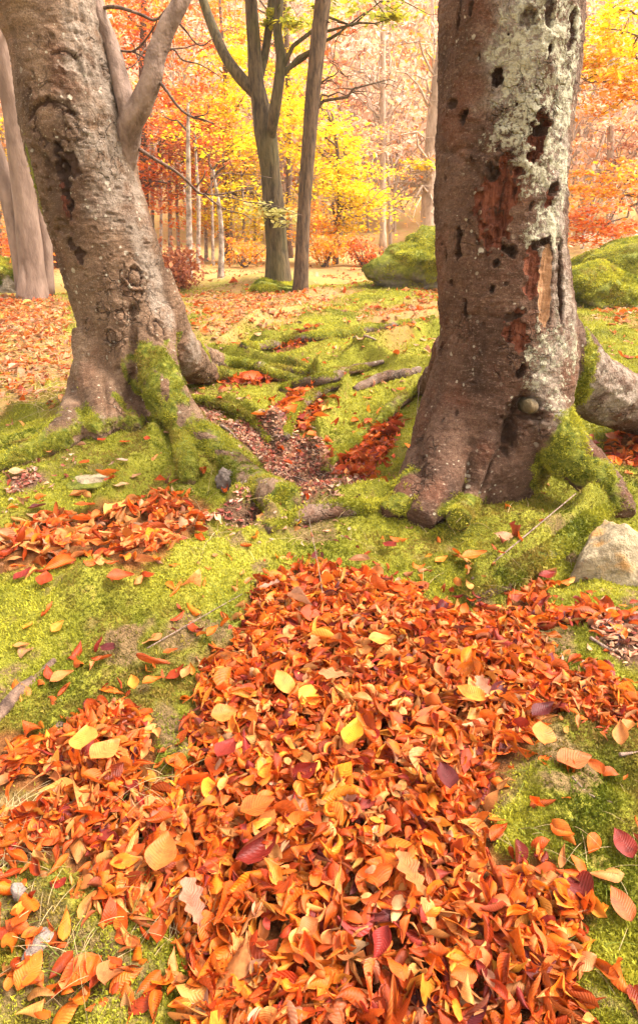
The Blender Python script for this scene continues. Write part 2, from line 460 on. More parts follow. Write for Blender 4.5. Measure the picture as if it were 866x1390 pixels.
M = {}
M['ground'] = mat_ground()
M['bark_r'] = mat_bark('red_brown_beech_bark', (.038, .019, .012), (.108, .055, .034), (.178, .098, .063), (.37, .335, .23), .8, .75, .3)
M['bark_l'] = mat_bark('tan_beech_bark', (.066, .036, .021), (.170, .097, .057), (.285, .178, .113), (.42, .36, .28), .8, .75, .2)
M['bark_far'] = mat_simple_bark('grey_beech_bark', (.13, .08, .058), (.23, .15, .112), (9, 9, 3))
M['bark_oak'] = mat_simple_bark('oak_bark', (.024, .015, .008), (.115, .074, .038), (26, 26, 5), .3)
M['bark_slim'] = mat_simple_bark('slim_tree_bark', (.034, .02, .011), (.125, .072, .04), (34, 34, 7))
M['bark_limb'] = mat_simple_bark('pale_limb_bark', (.11, .068, .05), (.25, .165, .125), (14, 14, 9))
M['bark_dark'] = mat_simple_bark('dark_branch_bark', (.05, .028, .02), (.16, .095, .065), (30, 30, 8))
M['bark_birch'] = mat_simple_bark('birch_bark', (.12, .08, .06), (.42, .32, .25), (10, 10, 12))
M['bark_pale'] = mat_simple_bark('pale_grey_bark', (.24, .16, .11), (.42, .30, .22), (12, 12, 5))
M['leaf'] = mat_leaf('dry_leaf', .3, gloss=.25)
M['crown'] = mat_leaf('crown_leaf', .45, False, .15)
M['moss'] = mat_leaf('moss_frond', .3, False, .1)
M['twig'] = mat_simple_bark('dead_twig', (.10, .06, .045), (.30, .20, .15), (60, 60, 60))
M['straw'] = mat_leaf('dry_grass_blade', .3, False, .2)
M['stone'] = mat_stone('pale_stone', (.16, .115, .07), (.40, .31, .19), (.36, .17, .04))
M['boulder'] = mat_stone('mossy_boulder', (.10, .075, .05), (.22, .17, .12), (.16, .13, .03))
M['pebble'] = mat_stone('grey_pebble', (.10, .075, .06), (.22, .165, .14), (.22, .17, .14))

# ------------------------------------------------------------------ camera, light
cam = bpy.data.cameras.new('camera'); co = bpy.data.objects.new('camera', cam); COL.objects.link(co)
co.location = CAM; co.rotation_euler = (PI / 2 - PITCH, 0, 0)
cam.sensor_fit = 'HORIZONTAL'; cam.sensor_width = 24; cam.lens = 24 * F / 866; cam.clip_start = .05; cam.clip_end = 1000
SC.camera = co
ELEV, AZ = math.radians(55), math.radians(88)       # soft light from the right
w = bpy.data.worlds.new('World'); SC.world = w; w.use_nodes = True
nt = w.node_tree; bg = nt.nodes['Background']
sky = nt.nodes.new('ShaderNodeTexSky'); sky.sky_type = 'NISHITA'; sky.sun_disc = False
sky.sun_elevation = ELEV; sky.sun_rotation = AZ; sky.air_density = 1.0; sky.dust_density = 4.0
hs = nt.nodes.new('ShaderNodeHueSaturation'); hs.inputs['Saturation'].default_value = .22
mx = nt.nodes.new('ShaderNodeMix'); mx.data_type = 'RGBA'; mx.blend_type = 'MULTIPLY'; mx.inputs[0].default_value = 1; mx.inputs[7].default_value = (1, .95, .86, 1)
nt.links.new(sky.outputs[0], hs.inputs['Color']); nt.links.new(hs.outputs[0], mx.inputs[6]); nt.links.new(mx.outputs[2], bg.inputs['Color'])
bg.inputs['Strength'].default_value = .10
sun = bpy.data.lights.new('sun', 'SUN'); so = bpy.data.objects.new('sun', sun); COL.objects.link(so)
sun.energy = 1.3; sun.angle = math.radians(20); sun.color = (1, .94, .84)
sd = Vector((math.sin(AZ) * math.cos(ELEV), math.cos(AZ) * math.cos(ELEV), math.sin(ELEV)))
so.rotation_euler = sd.to_track_quat('Z', 'Y').to_euler()
so.location = (3, 2, 8)
SC.view_settings.view_transform = 'Standard'; SC.view_settings.look = 'None'; SC.view_settings.gamma = 1
SC.view_settings.exposure = 3.0
SC.render.engine = 'CYCLES'
SC.cycles.use_denoising = True; SC.cycles.max_bounces = 6; SC.cycles.diffuse_bounces = 4; SC.cycles.transmission_bounces = 4

# ------------------------------------------------------------------ ground sheet
def make_ground():
    th = np.radians(np.concatenate([np.linspace(-180, -52, 30)[:-1], np.linspace(-52, 52, 640), np.linspace(52, 180, 30)[1:-1]]))
    r = np.concatenate([np.geomspace(.3, 12, 720), np.geomspace(12, 170, 100)[1:]])
    T, R = np.meshgrid(th, r); X = np.sin(T) * R; Y = np.cos(T) * R
    Z = h_low(X, Y)
    leaf, duff = cover(X, Y)
    near = sstep(14, 6, R)
    mossy = np.clip(1 - leaf - duff, 0, 1)
    Z = Z + near * (mossy * (.018 * n2(X, Y, 9, 2, 31) + .009 * n2(X, Y, 30, 2, 33)) + .004 * n2(X, Y, 40, 2, 35))
    Z = Z - .012 * leaf * near
    straw = np.clip(sstep(8.5, 12, R + 1.5 * n2(X, Y, .5, 2, 40)) * .9, 0, 1)
    mead = np.maximum.reduce([p.sd(X, Y) for p in [MEADOW, MEADOW2] + MEADOW3])
    straw = np.maximum(straw, .75 * sstep(-.2, .3, mead + .4 * n2(X, Y, 2, 3, 8)))
    straw = np.maximum(straw, .85 * sstep(-.02, .03, STRAW.sd(X, Y)))
    soil = np.maximum(duff, .8 * sstep(.35, .62, n2(X, Y, 5.5, 3, 50)) * near * mossy * sstep(4, 2, Y))
    soil = np.maximum(soil, .75 * sstep(-.03, .06, LOWLEFT.sd(X, Y)) * sstep(-.35, .25, n2(X, Y, 7, 3, 52)))
    n, m = len(r), len(th)
    V = np.stack([X, Y, Z], -1).reshape(-1, 3); V = np.vstack([V, [[0, 0, float(h_low(0., 0.))]]])
    i = np.arange(n - 1)[:, None] * m; j = np.arange(m)[None]; k = (j + 1) % m
    f = np.stack([i + j, i + k, i + m + k, i + m + j], -1).reshape(-1, 4)[:, ::-1]
    j = np.arange(m); t = np.stack([np.full(m, n * m), (j + 1) % m, j], -1)[:, ::-1]
    pad = lambda a: np.append(a.ravel(), 0)
    o = mesh_np('ground', V, [f, t], M['ground'], attrs=dict(litter=pad(leaf), soil=pad(soil), straw=pad(straw)))
    tag(o, kind='structure')
make_ground()

# ------------------------------------------------------------------ leaves lying on the ground
def leaf_grid(nl, nw, kind='beech'):
    s = np.linspace(0, 1, nl); t = np.linspace(-1, 1, nw)
    if kind == 'oak':
        w = (.30 + .70 * np.sin(PI * np.clip(s * .95, 0, 1)) ** .8) * (.55 + .45 * np.sin(s * PI * 3.6 + .3) ** 2) * np.where(s < .12, s / .12 * .3 + .12, 1) * np.sqrt(np.clip((1.0 - s) / .08, 0.03, 1)) * (0.5 + .6 * s)
    else:
        w = np.sin(PI * s ** .80) ** .9 * (1.06 - .22 * s) * 1.05; w = np.maximum(w, .015)
    S, T = np.meshgrid(s, t, indexing='ij'); W = np.repeat(w[:, None], nw, 1)
    i = np.arange(nl - 1)[:, None] * nw; j = np.arange(nw - 1)[None]
    f = np.stack([i + j, i + nw + j, i + nw + j + 1, i + j + 1], -1).reshape(-1, 4)
    return S.ravel(), T.ravel(), W.ravel(), f

def leaves(pos, yaw, tilt, tdir, L, Wd, curl, roll, fold, twist, grid):
    """M leaves at once -> (M, nv, 3) vertices"""
    S, T, W, f = grid
    c = lambda a: np.asarray(a, float)[:, None]
    L, Wd, curl, roll, fold, twist = map(c, (L, Wd, curl, roll, fold, twist))
    ph = np.random.default_rng(len(pos)).uniform(0, 6.28, (len(pos), 1))
    roll_s = roll * (.6 + .8 * S[None])                # rolls more toward the tip
    hw = Wd * W[None] * .5
    ct = np.where(np.abs(curl) < .05, .05, curl)
    aa = ct * (S[None] - .5)
    x = np.sin(aa) / ct * L; z = (1 - np.cos(aa)) / ct * L
    rs = np.where(np.abs(roll_s) < .05, .05, roll_s)
    y = np.sin(rs * T[None]) / rs * hw; zz = (1 - np.cos(rs * T[None])) / rs * hw + fold * np.abs(T[None]) * hw
    zz = zz + .035 * L * np.sin(S[None] * 9 + ph + T[None] * 2) * np.abs(T[None])
    tw = twist * (S[None] - .5)
    y, zz = y * np.cos(tw) - zz * np.sin(tw), y * np.sin(tw) + zz * np.cos(tw)
    x2 = x - np.sin(aa) * zz; z2 = z + np.cos(aa) * zz
    cy, sy = np.cos(c(yaw)), np.sin(c(yaw))
    X = x2 * cy - y * sy; Y = x2 * sy + y * cy; Z = z2
    # tilt about a horizontal axis of direction tdir
    ax, ay = np.cos(c(tdir)), np.sin(c(tdir)); ct_, st_ = np.cos(c(tilt)), np.sin(c(tilt))
    dot = X * ax + Y * ay
    Xr = X * ct_ + ay * Z * st_ + ax * dot * (1 - ct_)
    Yr = Y * ct_ - ax * Z * st_ + ay * dot * (1 - ct_)
    Zr = Z * ct_ + (ax * Y - ay * X) * st_
    return np.stack([Xr, Yr, Zr], -1) + np.asarray(pos)[:, None, :]

PAL = {'orange': (.54, .118, .008), 'rust': (.31, .036, .004), 'tan': (.47, .175, .048), 'deep red': (.20, .018, .010),
       'golden': (.54, .19, .018), 'dark maroon': (.10, .016, .016), 'pale pinkish': (.38, .19, .095), 'copper': (.45, .068, .006)}
DP = [('orange', .27), ('copper', .27), ('rust', .16), ('tan', .17), ('golden', .06), ('deep red', .07), ('dark maroon', .015), ('pale pinkish', .025)]
def pick_cols(n, dist, jit=.27):
    names = [a for a, _ in dist]; p = np.array([b for _, b in dist]); p = p / p.sum()
    ix = RNG.choice(len(names), n, p=p)
    c = np.array([PAL[q] for q in names])[ix] * np.exp(RNG.normal(0, jit, (n, 1))) * np.exp(RNG.normal(0, .07, (n, 3)))
    return np.clip(c, 0, .8), ix, names

def scatter(poly, dens, edge_noise=.05, soft=.0, extra=None):
    A = (poly.hi - poly.lo); n = int(A[0] * A[1] * dens)
    x = RNG.uniform(poly.lo[0], poly.hi[0], n); y = RNG.uniform(poly.lo[1], poly.hi[1], n)
    sd_ = poly.sd(x, y) + edge_noise * n2(x, y, 10, 2, 77) - soft * RNG.random(n)
    m = (sd_ > 0) | ((sd_ > -.5) & (RNG.random(n) < .10 * np.exp(sd_ / .10)))
    return x[m], y[m], sd_[m]

BIG = leaf_grid(10, 5); MID = leaf_grid(5, 3); OAK = leaf_grid(28, 5, 'oak'); FINE = leaf_grid(13, 7)
def leaf_params(n, L0=.072, tame=1.0):
    L = L0 * np.exp(RNG.normal(0, .33, n))
    return dict(yaw=RNG.uniform(0, 2 * PI, n), tilt=np.abs(RNG.normal(0, .75, n)) * tame, tdir=RNG.uniform(0, 2 * PI, n), L=L, Wd=L * RNG.uniform(.44, .68, n),
                curl=RNG.normal(0, 1.3, n) * tame, roll=RNG.choice([-1, 1], n) * np.abs(RNG.normal(1.7, .9, n)) * tame, fold=RNG.normal(0, .35, n) * tame, twist=RNG.normal(0, .9, n) * tame)

def leaf_mesh(name, V, grid, cols, mat=None, parent=None, uvs=True):
    S, T, W, f = grid; m, nv, _ = V.shape
    Fa = (f[None] + (np.arange(m) * nv)[:, None, None]).reshape(-1, 4)
    C = np.repeat(cols, nv, 0)
    tipw = np.tile(1 + .25 * (np.abs(T) * .5 - .25), m)[:, None]
    uv = np.tile(np.stack([S, T * .5 + .5], -1), (m, 1))
    return mesh_np(name, V.reshape(-1, 3), Fa, mat or M['leaf'], parent, cols=C * tipw, uv=uv)

IND = []          # individual leaves: (verts, grid, colour, name, label, group)
def single(px, py, L, col, yaw, label, oak=False, curl=.5, roll=.5, tilt=.2, zoff=.012, wr=.66, group=None, tdir=None):
    P = hit(px, py); P = P + np.array([0, 0, zoff])
    g = OAK if oak else FINE
    c = np.array(PAL[col] if isinstance(col, str) else col) * (1 if isinstance(col, str) else np.array([.88, .66, .6]))
    V = leaves(P[None], [math.radians(yaw)], [tilt], [RNG.uniform(0, 6.28) if tdir is None else tdir], [L], [L * (.55 if oak else wr)], [curl], [roll], [.05], [.2], g)
    IND.append((V, g, c, 'oak_leaf' if oak else 'beech_leaf', label, group))

def build_leaves():
    global IND
    # main drift: stacked loose leaves
    x, y, sd_ = scatter(DRIFT, 6600, .06, .035)
    n = len(x); u = RNG.random(n) ** .8
    th = .045 * sstep(0, .22, sd_) + .008
    z = h_low(x, y) + th * u + .006
    pr = leaf_params(n, .047); cols, ix, names = pick_cols(n, DP)
    V = leaves(np.stack([x, y, z], -1), grid=BIG, **pr)
    d = np.sqrt(x * x + y * y + (1.2 - z) ** 2); px, py, _ = project(np.stack([x, y, z], -1))
    size = pr['L'] * pr['Wd'] / d ** 2 * (.5 + u) * np.exp(-.5 * (np.abs(pr['roll']) + np.abs(pr['tilt'])))
    ok = (u > .62) & (px > 8) & (px < 858) & (py > 760) & (py < 1380)
    order = np.argsort(-np.where(ok, size, -1))[:232]
    sel = np.zeros(n, bool); sel[order] = True
    leaf_mesh_o = leaf_mesh('leaf_litter', V[~sel], BIG, cols[~sel])
    tag(leaf_mesh_o, 'deep drift of fallen copper beech leaves filling the hollow before the trees', 'fallen leaves', kind='stuff')
    for i in order:
        nm = names[ix[i]]
        cr = abs(pr['roll'][i]) + abs(pr['curl'][i])
        shape = 'tightly curled' if cr > 1.9 else ('gently curled' if cr > .9 else 'nearly flat')
        IND.append((V[i:i + 1], BIG, cols[i], 'beech_leaf', f'{shape} {nm} beech leaf on top of the large foreground leaf drift', f'{shape} {nm} leaves on the foreground drift'))
    # smaller patches
    for poly, dens, L0, lab in [(SHELF, 1100, .066, 'patch of curled fallen leaves on the shelf below the leaning beech'),
                                (POCKETS[0], 1500, .07, 'pocket of bright red leaves wedged beside the scarred beech'),
                                (POCKETS[1], 1000, .07, 'small pocket of red leaves between two mossy roots'),
                                (POCKETS[2], 800, .065, 'small leaf pocket right of the leaning beech base'),
                                (POCKETS[3], 900, .07, 'red leaves gathered under the thick grey root'),
                                (POCKETS[4], 500, .07, 'thin leaf pocket on the mossy rise'),
                                (BAND, 2200, .055, 'thin band of broken leaves left of the pale stone')]:
        x, y, sd_ = scatter(poly, dens * 1.5, .06, .03)
        n = len(x); z = h_low(x, y) + RNG.random(n) * .03 * sstep(0, .1, sd_) + .012
        dist = DP if poly is SHELF or poly is BAND else [('rust', .3), ('copper', .4), ('deep red', .15), ('orange', .25), ('tan', .04)]
        if poly is SHELF: dist = [('tan', .3), ('copper', .3), ('rust', .15), ('orange', .2), ('pale pinkish', .1)]
        cols, _, _ = pick_cols(n, dist)
        V = leaves(np.stack([x, y, z], -1), grid=BIG if poly is SHELF or poly is BAND else MID, **leaf_params(n, L0))
        o = leaf_mesh('leaf_litter', V, BIG if poly is SHELF or poly is BAND else MID, cols)
        tag(o, lab, 'fallen leaves', kind='stuff')
    # pale leaf carpet of the clearing behind the trees
    xs, ys = [], []
    for poly, dens in [(MEADOW, 620), (MEADOW2, 330), (MEADOW3[0], 400), (MEADOW3[1], 400)]:
        x, y, sd_ = scatter(poly, dens, .5, .25); xs.append(x); ys.append(y)
    x, y = np.concatenate(xs), np.concatenate(ys)
    # thin scatter everywhere beyond the trees
    k = 4200; a = np.radians(RNG.uniform(-34, 34, k)); r = RNG.uniform(4.2, 15, k)
    keep = (n2(np.sin(a) * r, np.cos(a) * r, 1.1, 2, 60) > .0)
    x = np.append(x, (np.sin(a) * r)[keep]); y = np.append(y, (np.cos(a) * r)[keep])
    n = len(x); z = h_low(x, y) + .012
    cols, _, _ = pick_cols(n, [('tan', .42), ('copper', .2), ('orange', .18), ('pale pinkish', .50), ('rust', .08)])
    V = leaves(np.stack([x, y, z], -1), grid=MID, **leaf_params(n, .062, .8))
    tag(leaf_mesh('leaf_carpet', V, MID, cols), 'thin carpet of pale fallen leaves across the clearing behind the trees', 'fallen leaves', kind='stuff')
    # leaves blown thinly over the moss near the trees
    k = 900; a = np.radians(RNG.uniform(-42, 42, k)); r = RNG.uniform(.7, 5.5, k); x, y = np.sin(a) * r, np.cos(a) * r
    keep = RNG.random(k) < np.clip(.18 + .9 * n2(x, y, 1.6, 2, 61), 0.02, 1) * .55
    x, y = x[keep], y[keep]
    lx = [hit(RNG.uniform(-10, 240), RNG.uniform(1165, 1385)) for _ in range(75)]
    x = np.append(x, [q[0] for q in lx]); y = np.append(y, [q[1] for q in lx]); n = len(x)
    cols, _, _ = pick_cols(n, [('tan', .3), ('copper', .3), ('orange', .3), ('rust', .2), ('pale pinkish', .1)])
    V = leaves(np.stack([x, y, h_low(x, y) + .014], -1), grid=BIG, **leaf_params(n, .045, .8))
    tag(leaf_mesh('scattered_leaves', V, BIG, cols), 'small dry leaves strewn thinly over the moss around both beeches', 'fallen leaves', kind='stuff')
    # small brown scales, husks and bits of bark in the duff
    xs, ys = [], []
    for p in DUFF:
        x, y, _ = scatter(p, 9000, .06); xs.append(x); ys.append(y)
    x, y = np.concatenate(xs), np.concatenate(ys); n = len(x)
    cols, _, _ = pick_cols(n, [('rust', .28), ('pale pinkish', .26), ('dark maroon', .10), ('tan', .32)]); cols *= 1.35
    cols = .65 * cols + .35 * cols.mean(1, keepdims=True)
    V = leaves(np.stack([x, y, h_low(x, y) + .012 * RNG.random(n) + .005], -1), grid=MID, **leaf_params(n, .026))
    tag(leaf_mesh('beech_husk_litter', V, MID, cols), 'brown beech husks and bark crumbs filling the hollow between the trees', 'husk litter', kind='stuff')
    # leaves lying apart or standing out in the drift
    moss_ = 'lying on moss'
    single(121, 1031, .085, (.66, .36, .07), 100, 'pale yellow round leaf, upper of a flat pair on the drift edge', wr=.8, curl=.2, roll=.3, tilt=.15, zoff=.07)
    single(150, 1050, .088, (.58, .27, .07), 60, 'pale orange broad leaf, lower of a flat pair on the drift edge', wr=.72, curl=.2, roll=.3, tilt=.15, zoff=.075)
    single(385, 957, .085, (.62, .28, .05), 120, 'smooth amber oval leaf high on the drift beside curled ones', curl=.2, roll=.4, tilt=.3, zoff=.08, wr=.68)
    single(307, 1000, .07, (.58, .22, .045), 20, 'small rounded light orange leaf at the drift notch', wr=.8, curl=.3, roll=.5, zoff=.075)
    single(514, 898, .075, (.62, .31, .06), 20, 'pale golden oval leaf near the top of the drift', wr=.66, curl=.4, zoff=.08, tilt=.25)
    single(479, 1030, .085, (.68, .36, .02), 75, 'bright lemon yellow leaf in the middle of the drift', curl=.4, roll=.6, zoff=.085)
    single(634, 976, .085, (.66, .30, .04), 140, 'pointed yellow orange leaf right of centre on the drift', curl=.3, roll=.5, zoff=.085, wr=.56)
    single(732, 1021, .08, (.62, .24, .05), 80, 'smooth peach orange leaf with a pointed tip at the drift edge', wr=.74, curl=.2, roll=.3, tilt=.25, zoff=.06)
    single(777, 1044, .085, (.50, .17, .06), 10, 'broad salmon pink leaf flat on moss beside the drift', wr=.78, curl=.1, roll=.2, tilt=.1, zoff=.03)
    single(804, 1055, .06, (.48, .13, .02), 110, 'folded orange leaf on moss right of the salmon pink leaf', roll=1.2, zoff=.03)
    single(839, 1012, .07, 'tan', 70, 'tan curled leaf standing on edge near the twig', roll=1.3, tilt=.5, zoff=.04)
    single(844, 1154, .068, (.22, .028, .018), 100, 'dark red oval leaf alone on the mossy bank', curl=.3, roll=.5, zoff=.02)
    single(840, 1236, .066, (.40, .13, .035), 105, 'orange brown leaf alone below the dark red one', curl=.2, roll=.4, zoff=.02)
    single(225, 1184, .08, (.54, .19, .04), 85, 'broad ribbed orange leaf at the lower drift edge', wr=.8, curl=.3, roll=.5, zoff=.06)
    single(352, 1131, .078, (.55, .14, .025), 25, 'smooth vivid orange rounded leaf with a folded back edge', wr=.85, curl=.3, roll=.3, zoff=.08)
    single(556, 1228, .105, (.40, .19, .06), 110, 'pale tan lobed oak leaf standing out low on the drift', oak=True, curl=.3, roll=.2, tilt=.2, zoff=.085)
    single(266, 1255, .10, (.38, .20, .13), 115, 'pinkish lobed oak leaf at the lower drift edge', oak=True, curl=.3, roll=.2, tilt=.15, zoff=.06)
    single(734, 985, .075, 'dark maroon', 30, 'purple maroon leaf on the right shoulder of the drift', roll=.9, zoff=.05)
    single(600, 1092, .085, 'dark maroon', 95, 'dark maroon folded leaf right of the drift centre', roll=1.0, zoff=.085)
    single(310, 1052, .08, 'deep red', 70, 'deep red pointed leaf left of the drift centre', roll=.8, zoff=.08)
    single(487, 777, .085, 'pale pinkish', 165, 'pale fawn rolled leaf topping the upper drift edge', roll=1.6, zoff=.05)
    single(365, 812, .08, (.38, .26, .19), 15, 'whitish lobed oak leaf at the upper left drift corner', oak=True, curl=.4, zoff=.05)
    single(425, 905, .09, (.45, .19, .06), 80, 'light tan lobed oak leaf in the upper drift', oak=True, curl=.5, roll=.4, zoff=.08)
    single(455, 948, .10, (.52, .25, .11), 160, 'wide beige lobed oak leaf below the light tan one', oak=True, curl=.5, roll=.3, zoff=.08)
    single(653, 965, .085, (.36, .20, .12), 100, 'narrow greyish lobed oak leaf beside the yellow orange leaf', oak=True, zoff=.08)
    single(147, 887, .06, 'dark maroon', 160, 'small dark maroon leaf alone on the mossy slope', zoff=.02, curl=.4)
    single(86, 927, .07, 'tan', 30, 'tan folded leaf lying on moss above the dark bare root', zoff=.02, roll=1.0)
    single(165, 794, .09, (.46, .09, .02), 20, 'orange red leaf with a pale backed fold on the moss hump', zoff=.03, roll=.9)
    single(80, 858, .05, 'golden', 60, 'right golden tan leaf of two standing on the mossy slope', zoff=.02, roll=.8, tilt=.5)
    single(41, 857, .045, 'golden', 75, 'left golden tan leaf of two on the mossy slope', zoff=.02, roll=.6, tilt=.3)
    single(30, 884, .05, 'tan', 10, 'small flat tan leaf below the golden tan pair', zoff=.02)
    single(232, 892, .045, 'copper', 20, 'small copper leaf on moss between slope and drift', zoff=.02)
    single(183, 938, .055, 'golden', 115, 'golden folded leaf on moss just above the drift arm', roll=1.0, zoff=.03)
    single(208, 937, .06, 'orange', 45, 'orange curled leaf touching the golden folded leaf', roll=1.2, zoff=.03)
    single(254, 920, .05, 'tan', 75, 'tan curled leaf on moss left of the tall drift edge', roll=1.0, zoff=.02)
    single(290, 868, .055, 'orange', 60, 'narrow orange leaf by the upper drift edge', roll=1.4, zoff=.03)
    single(643, 764, .10, (.62, .22, .03), 10, 'large yellow orange leaf on moss below the scarred beech', roll=.6, zoff=.03)
    single(599, 766, .06, 'golden', 30, 'small golden leaf left of the large yellow orange leaf', zoff=.02)
    single(528, 749, .07, 'deep red', 140, 'crimson leaf on the mossy slope below the scarred beech', zoff=.03)
    single(684, 737, .09, 'pale pinkish', 150, 'pale torn leaf on moss under the knobby root', zoff=.025)
    single(741, 790, .07, 'deep red', 20, 'flat crimson leaf by the thin leaning twig', zoff=.03)
    single(638, 824, .05, 'rust', 100, 'rust coloured leaf just above the right drift edge', zoff=.03)
    single(33, 787, .075, 'deep red', 60, 'left red leaf of two at the front of the leaf shelf', zoff=.02)
    single(62, 793, .08, 'rust', 100, 'right red leaf of two at the front of the leaf shelf', zoff=.02)
    single(52, 697, .08, 'dark maroon', 20, 'dark purple curled leaf at the back of the leaf shelf', zoff=.03, roll=.9)
    single(117, 697, .09, 'copper', 20, 'large copper leaf lying at the back of the leaf shelf', zoff=.04)
    single(164, 663, .075, (.55, .42, .24), 10, 'round cream leaf flat on moss below the leaning beech', wr=.85, curl=.1, roll=.2, tilt=.05, zoff=.02)
    single(166, 633, .07, (.55, .47, .38), 160, 'whitish leaf on moss above the round cream leaf', zoff=.03)
    single(184, 652, .06, 'pale pinkish', 20, 'fawn leaf right of the round cream leaf', zoff=.02)
    single(107, 676, .08, 'tan', 20, 'long tan leaf lying on moss above the leaf shelf', roll=1.2, zoff=.02)
    single(67, 618, .08, 'tan', 130, 'peach tan leaf on moss left of the leaning beech foot', zoff=.03, roll=.8)
    single(25, 646, .09, (.50, .36, .20), 15, 'pale beige leaf on the bare soil patch', zoff=.02)
    single(115, 633, .07, 'copper', 160, 'copper leaf on moss left of the whitish leaf', zoff=.02)
    single(139, 602, .055, 'rust', 60, 'rust red leaf on moss left of two similar ones', zoff=.02)
    single(170, 605, .06, 'copper', 40, 'middle reddish leaf of three on the moss below the trunk', zoff=.02)
    single(200, 600, .05, 'rust', 100, 'red leaf on moss closest to the front root', zoff=.02)
    single(228, 592, .05, 'pale pinkish', 60, 'pale pinkish leaf at the foot of the front root', zoff=.02)
    single(404, 714, .06, 'orange', 70, 'small upright orange leaf on the moss ridge', zoff=.03, tilt=.7)
    single(427, 470 + 126, .10, 'orange', 40, 'bright orange leaf at the edge of the husk hollow', zoff=.03)
    single(355, 570, .12, 'orange', 10, 'big curled orange leaf behind the husk hollow', zoff=.03, roll=.9)
    for V, g, c, nm, lab, grp in IND:
        o = leaf_mesh(nm, V - V.mean(1, keepdims=True), g, np.asarray(c)[None]); o.location = V[0].mean(0)
        tag(o, lab, 'leaf', grp or 'fallen leaves lying apart')
build_leaves()

# ------------------------------------------------------------------ near trees
def profile(rows, Y0):
    P, R = [], []
    for row in rows:
        py, xl, xr = row[:3]
        a = at_depth(xl, py, Y0); b = at_depth(xr, py, Y0)
        P.append((a + b) / 2); R.append(np.linalg.norm(b - a) / 2)
    return np.array(P), np.array(R)

def remesh(mb, voxel, smooth_it):
    o = mb.build('trunk', None)
    md = o.modifiers.new('r', 'REMESH'); md.mode = 'VOXEL'; md.voxel_size = voxel; md.use_smooth_shade = True
    sm = o.modifiers.new('s', 'SMOOTH'); sm.iterations = smooth_it; sm.factor = .5
    dg = bpy.context.evaluated_depsgraph_get(); dg.update()
    me = o.evaluated_get(dg).to_mesh()
    V = np.empty(len(me.vertices) * 3, np.float32); me.vertices.foreach_get('co', V); V = V.reshape(-1, 3).astype(float)
    N = np.empty(len(me.vertices) * 3, np.float32); me.vertex_normals.foreach_get('vector', N); N = N.reshape(-1, 3).astype(float)
    Q = np.empty(len(me.polygons) * 4, np.int32); me.loops.foreach_get('vertex_index', Q); Q = Q.reshape(-1, 4)
    o.evaluated_get(dg).to_mesh_clear(); old = o.data; bpy.data.objects.remove(o); bpy.data.meshes.remove(old)
    return V, N, Q

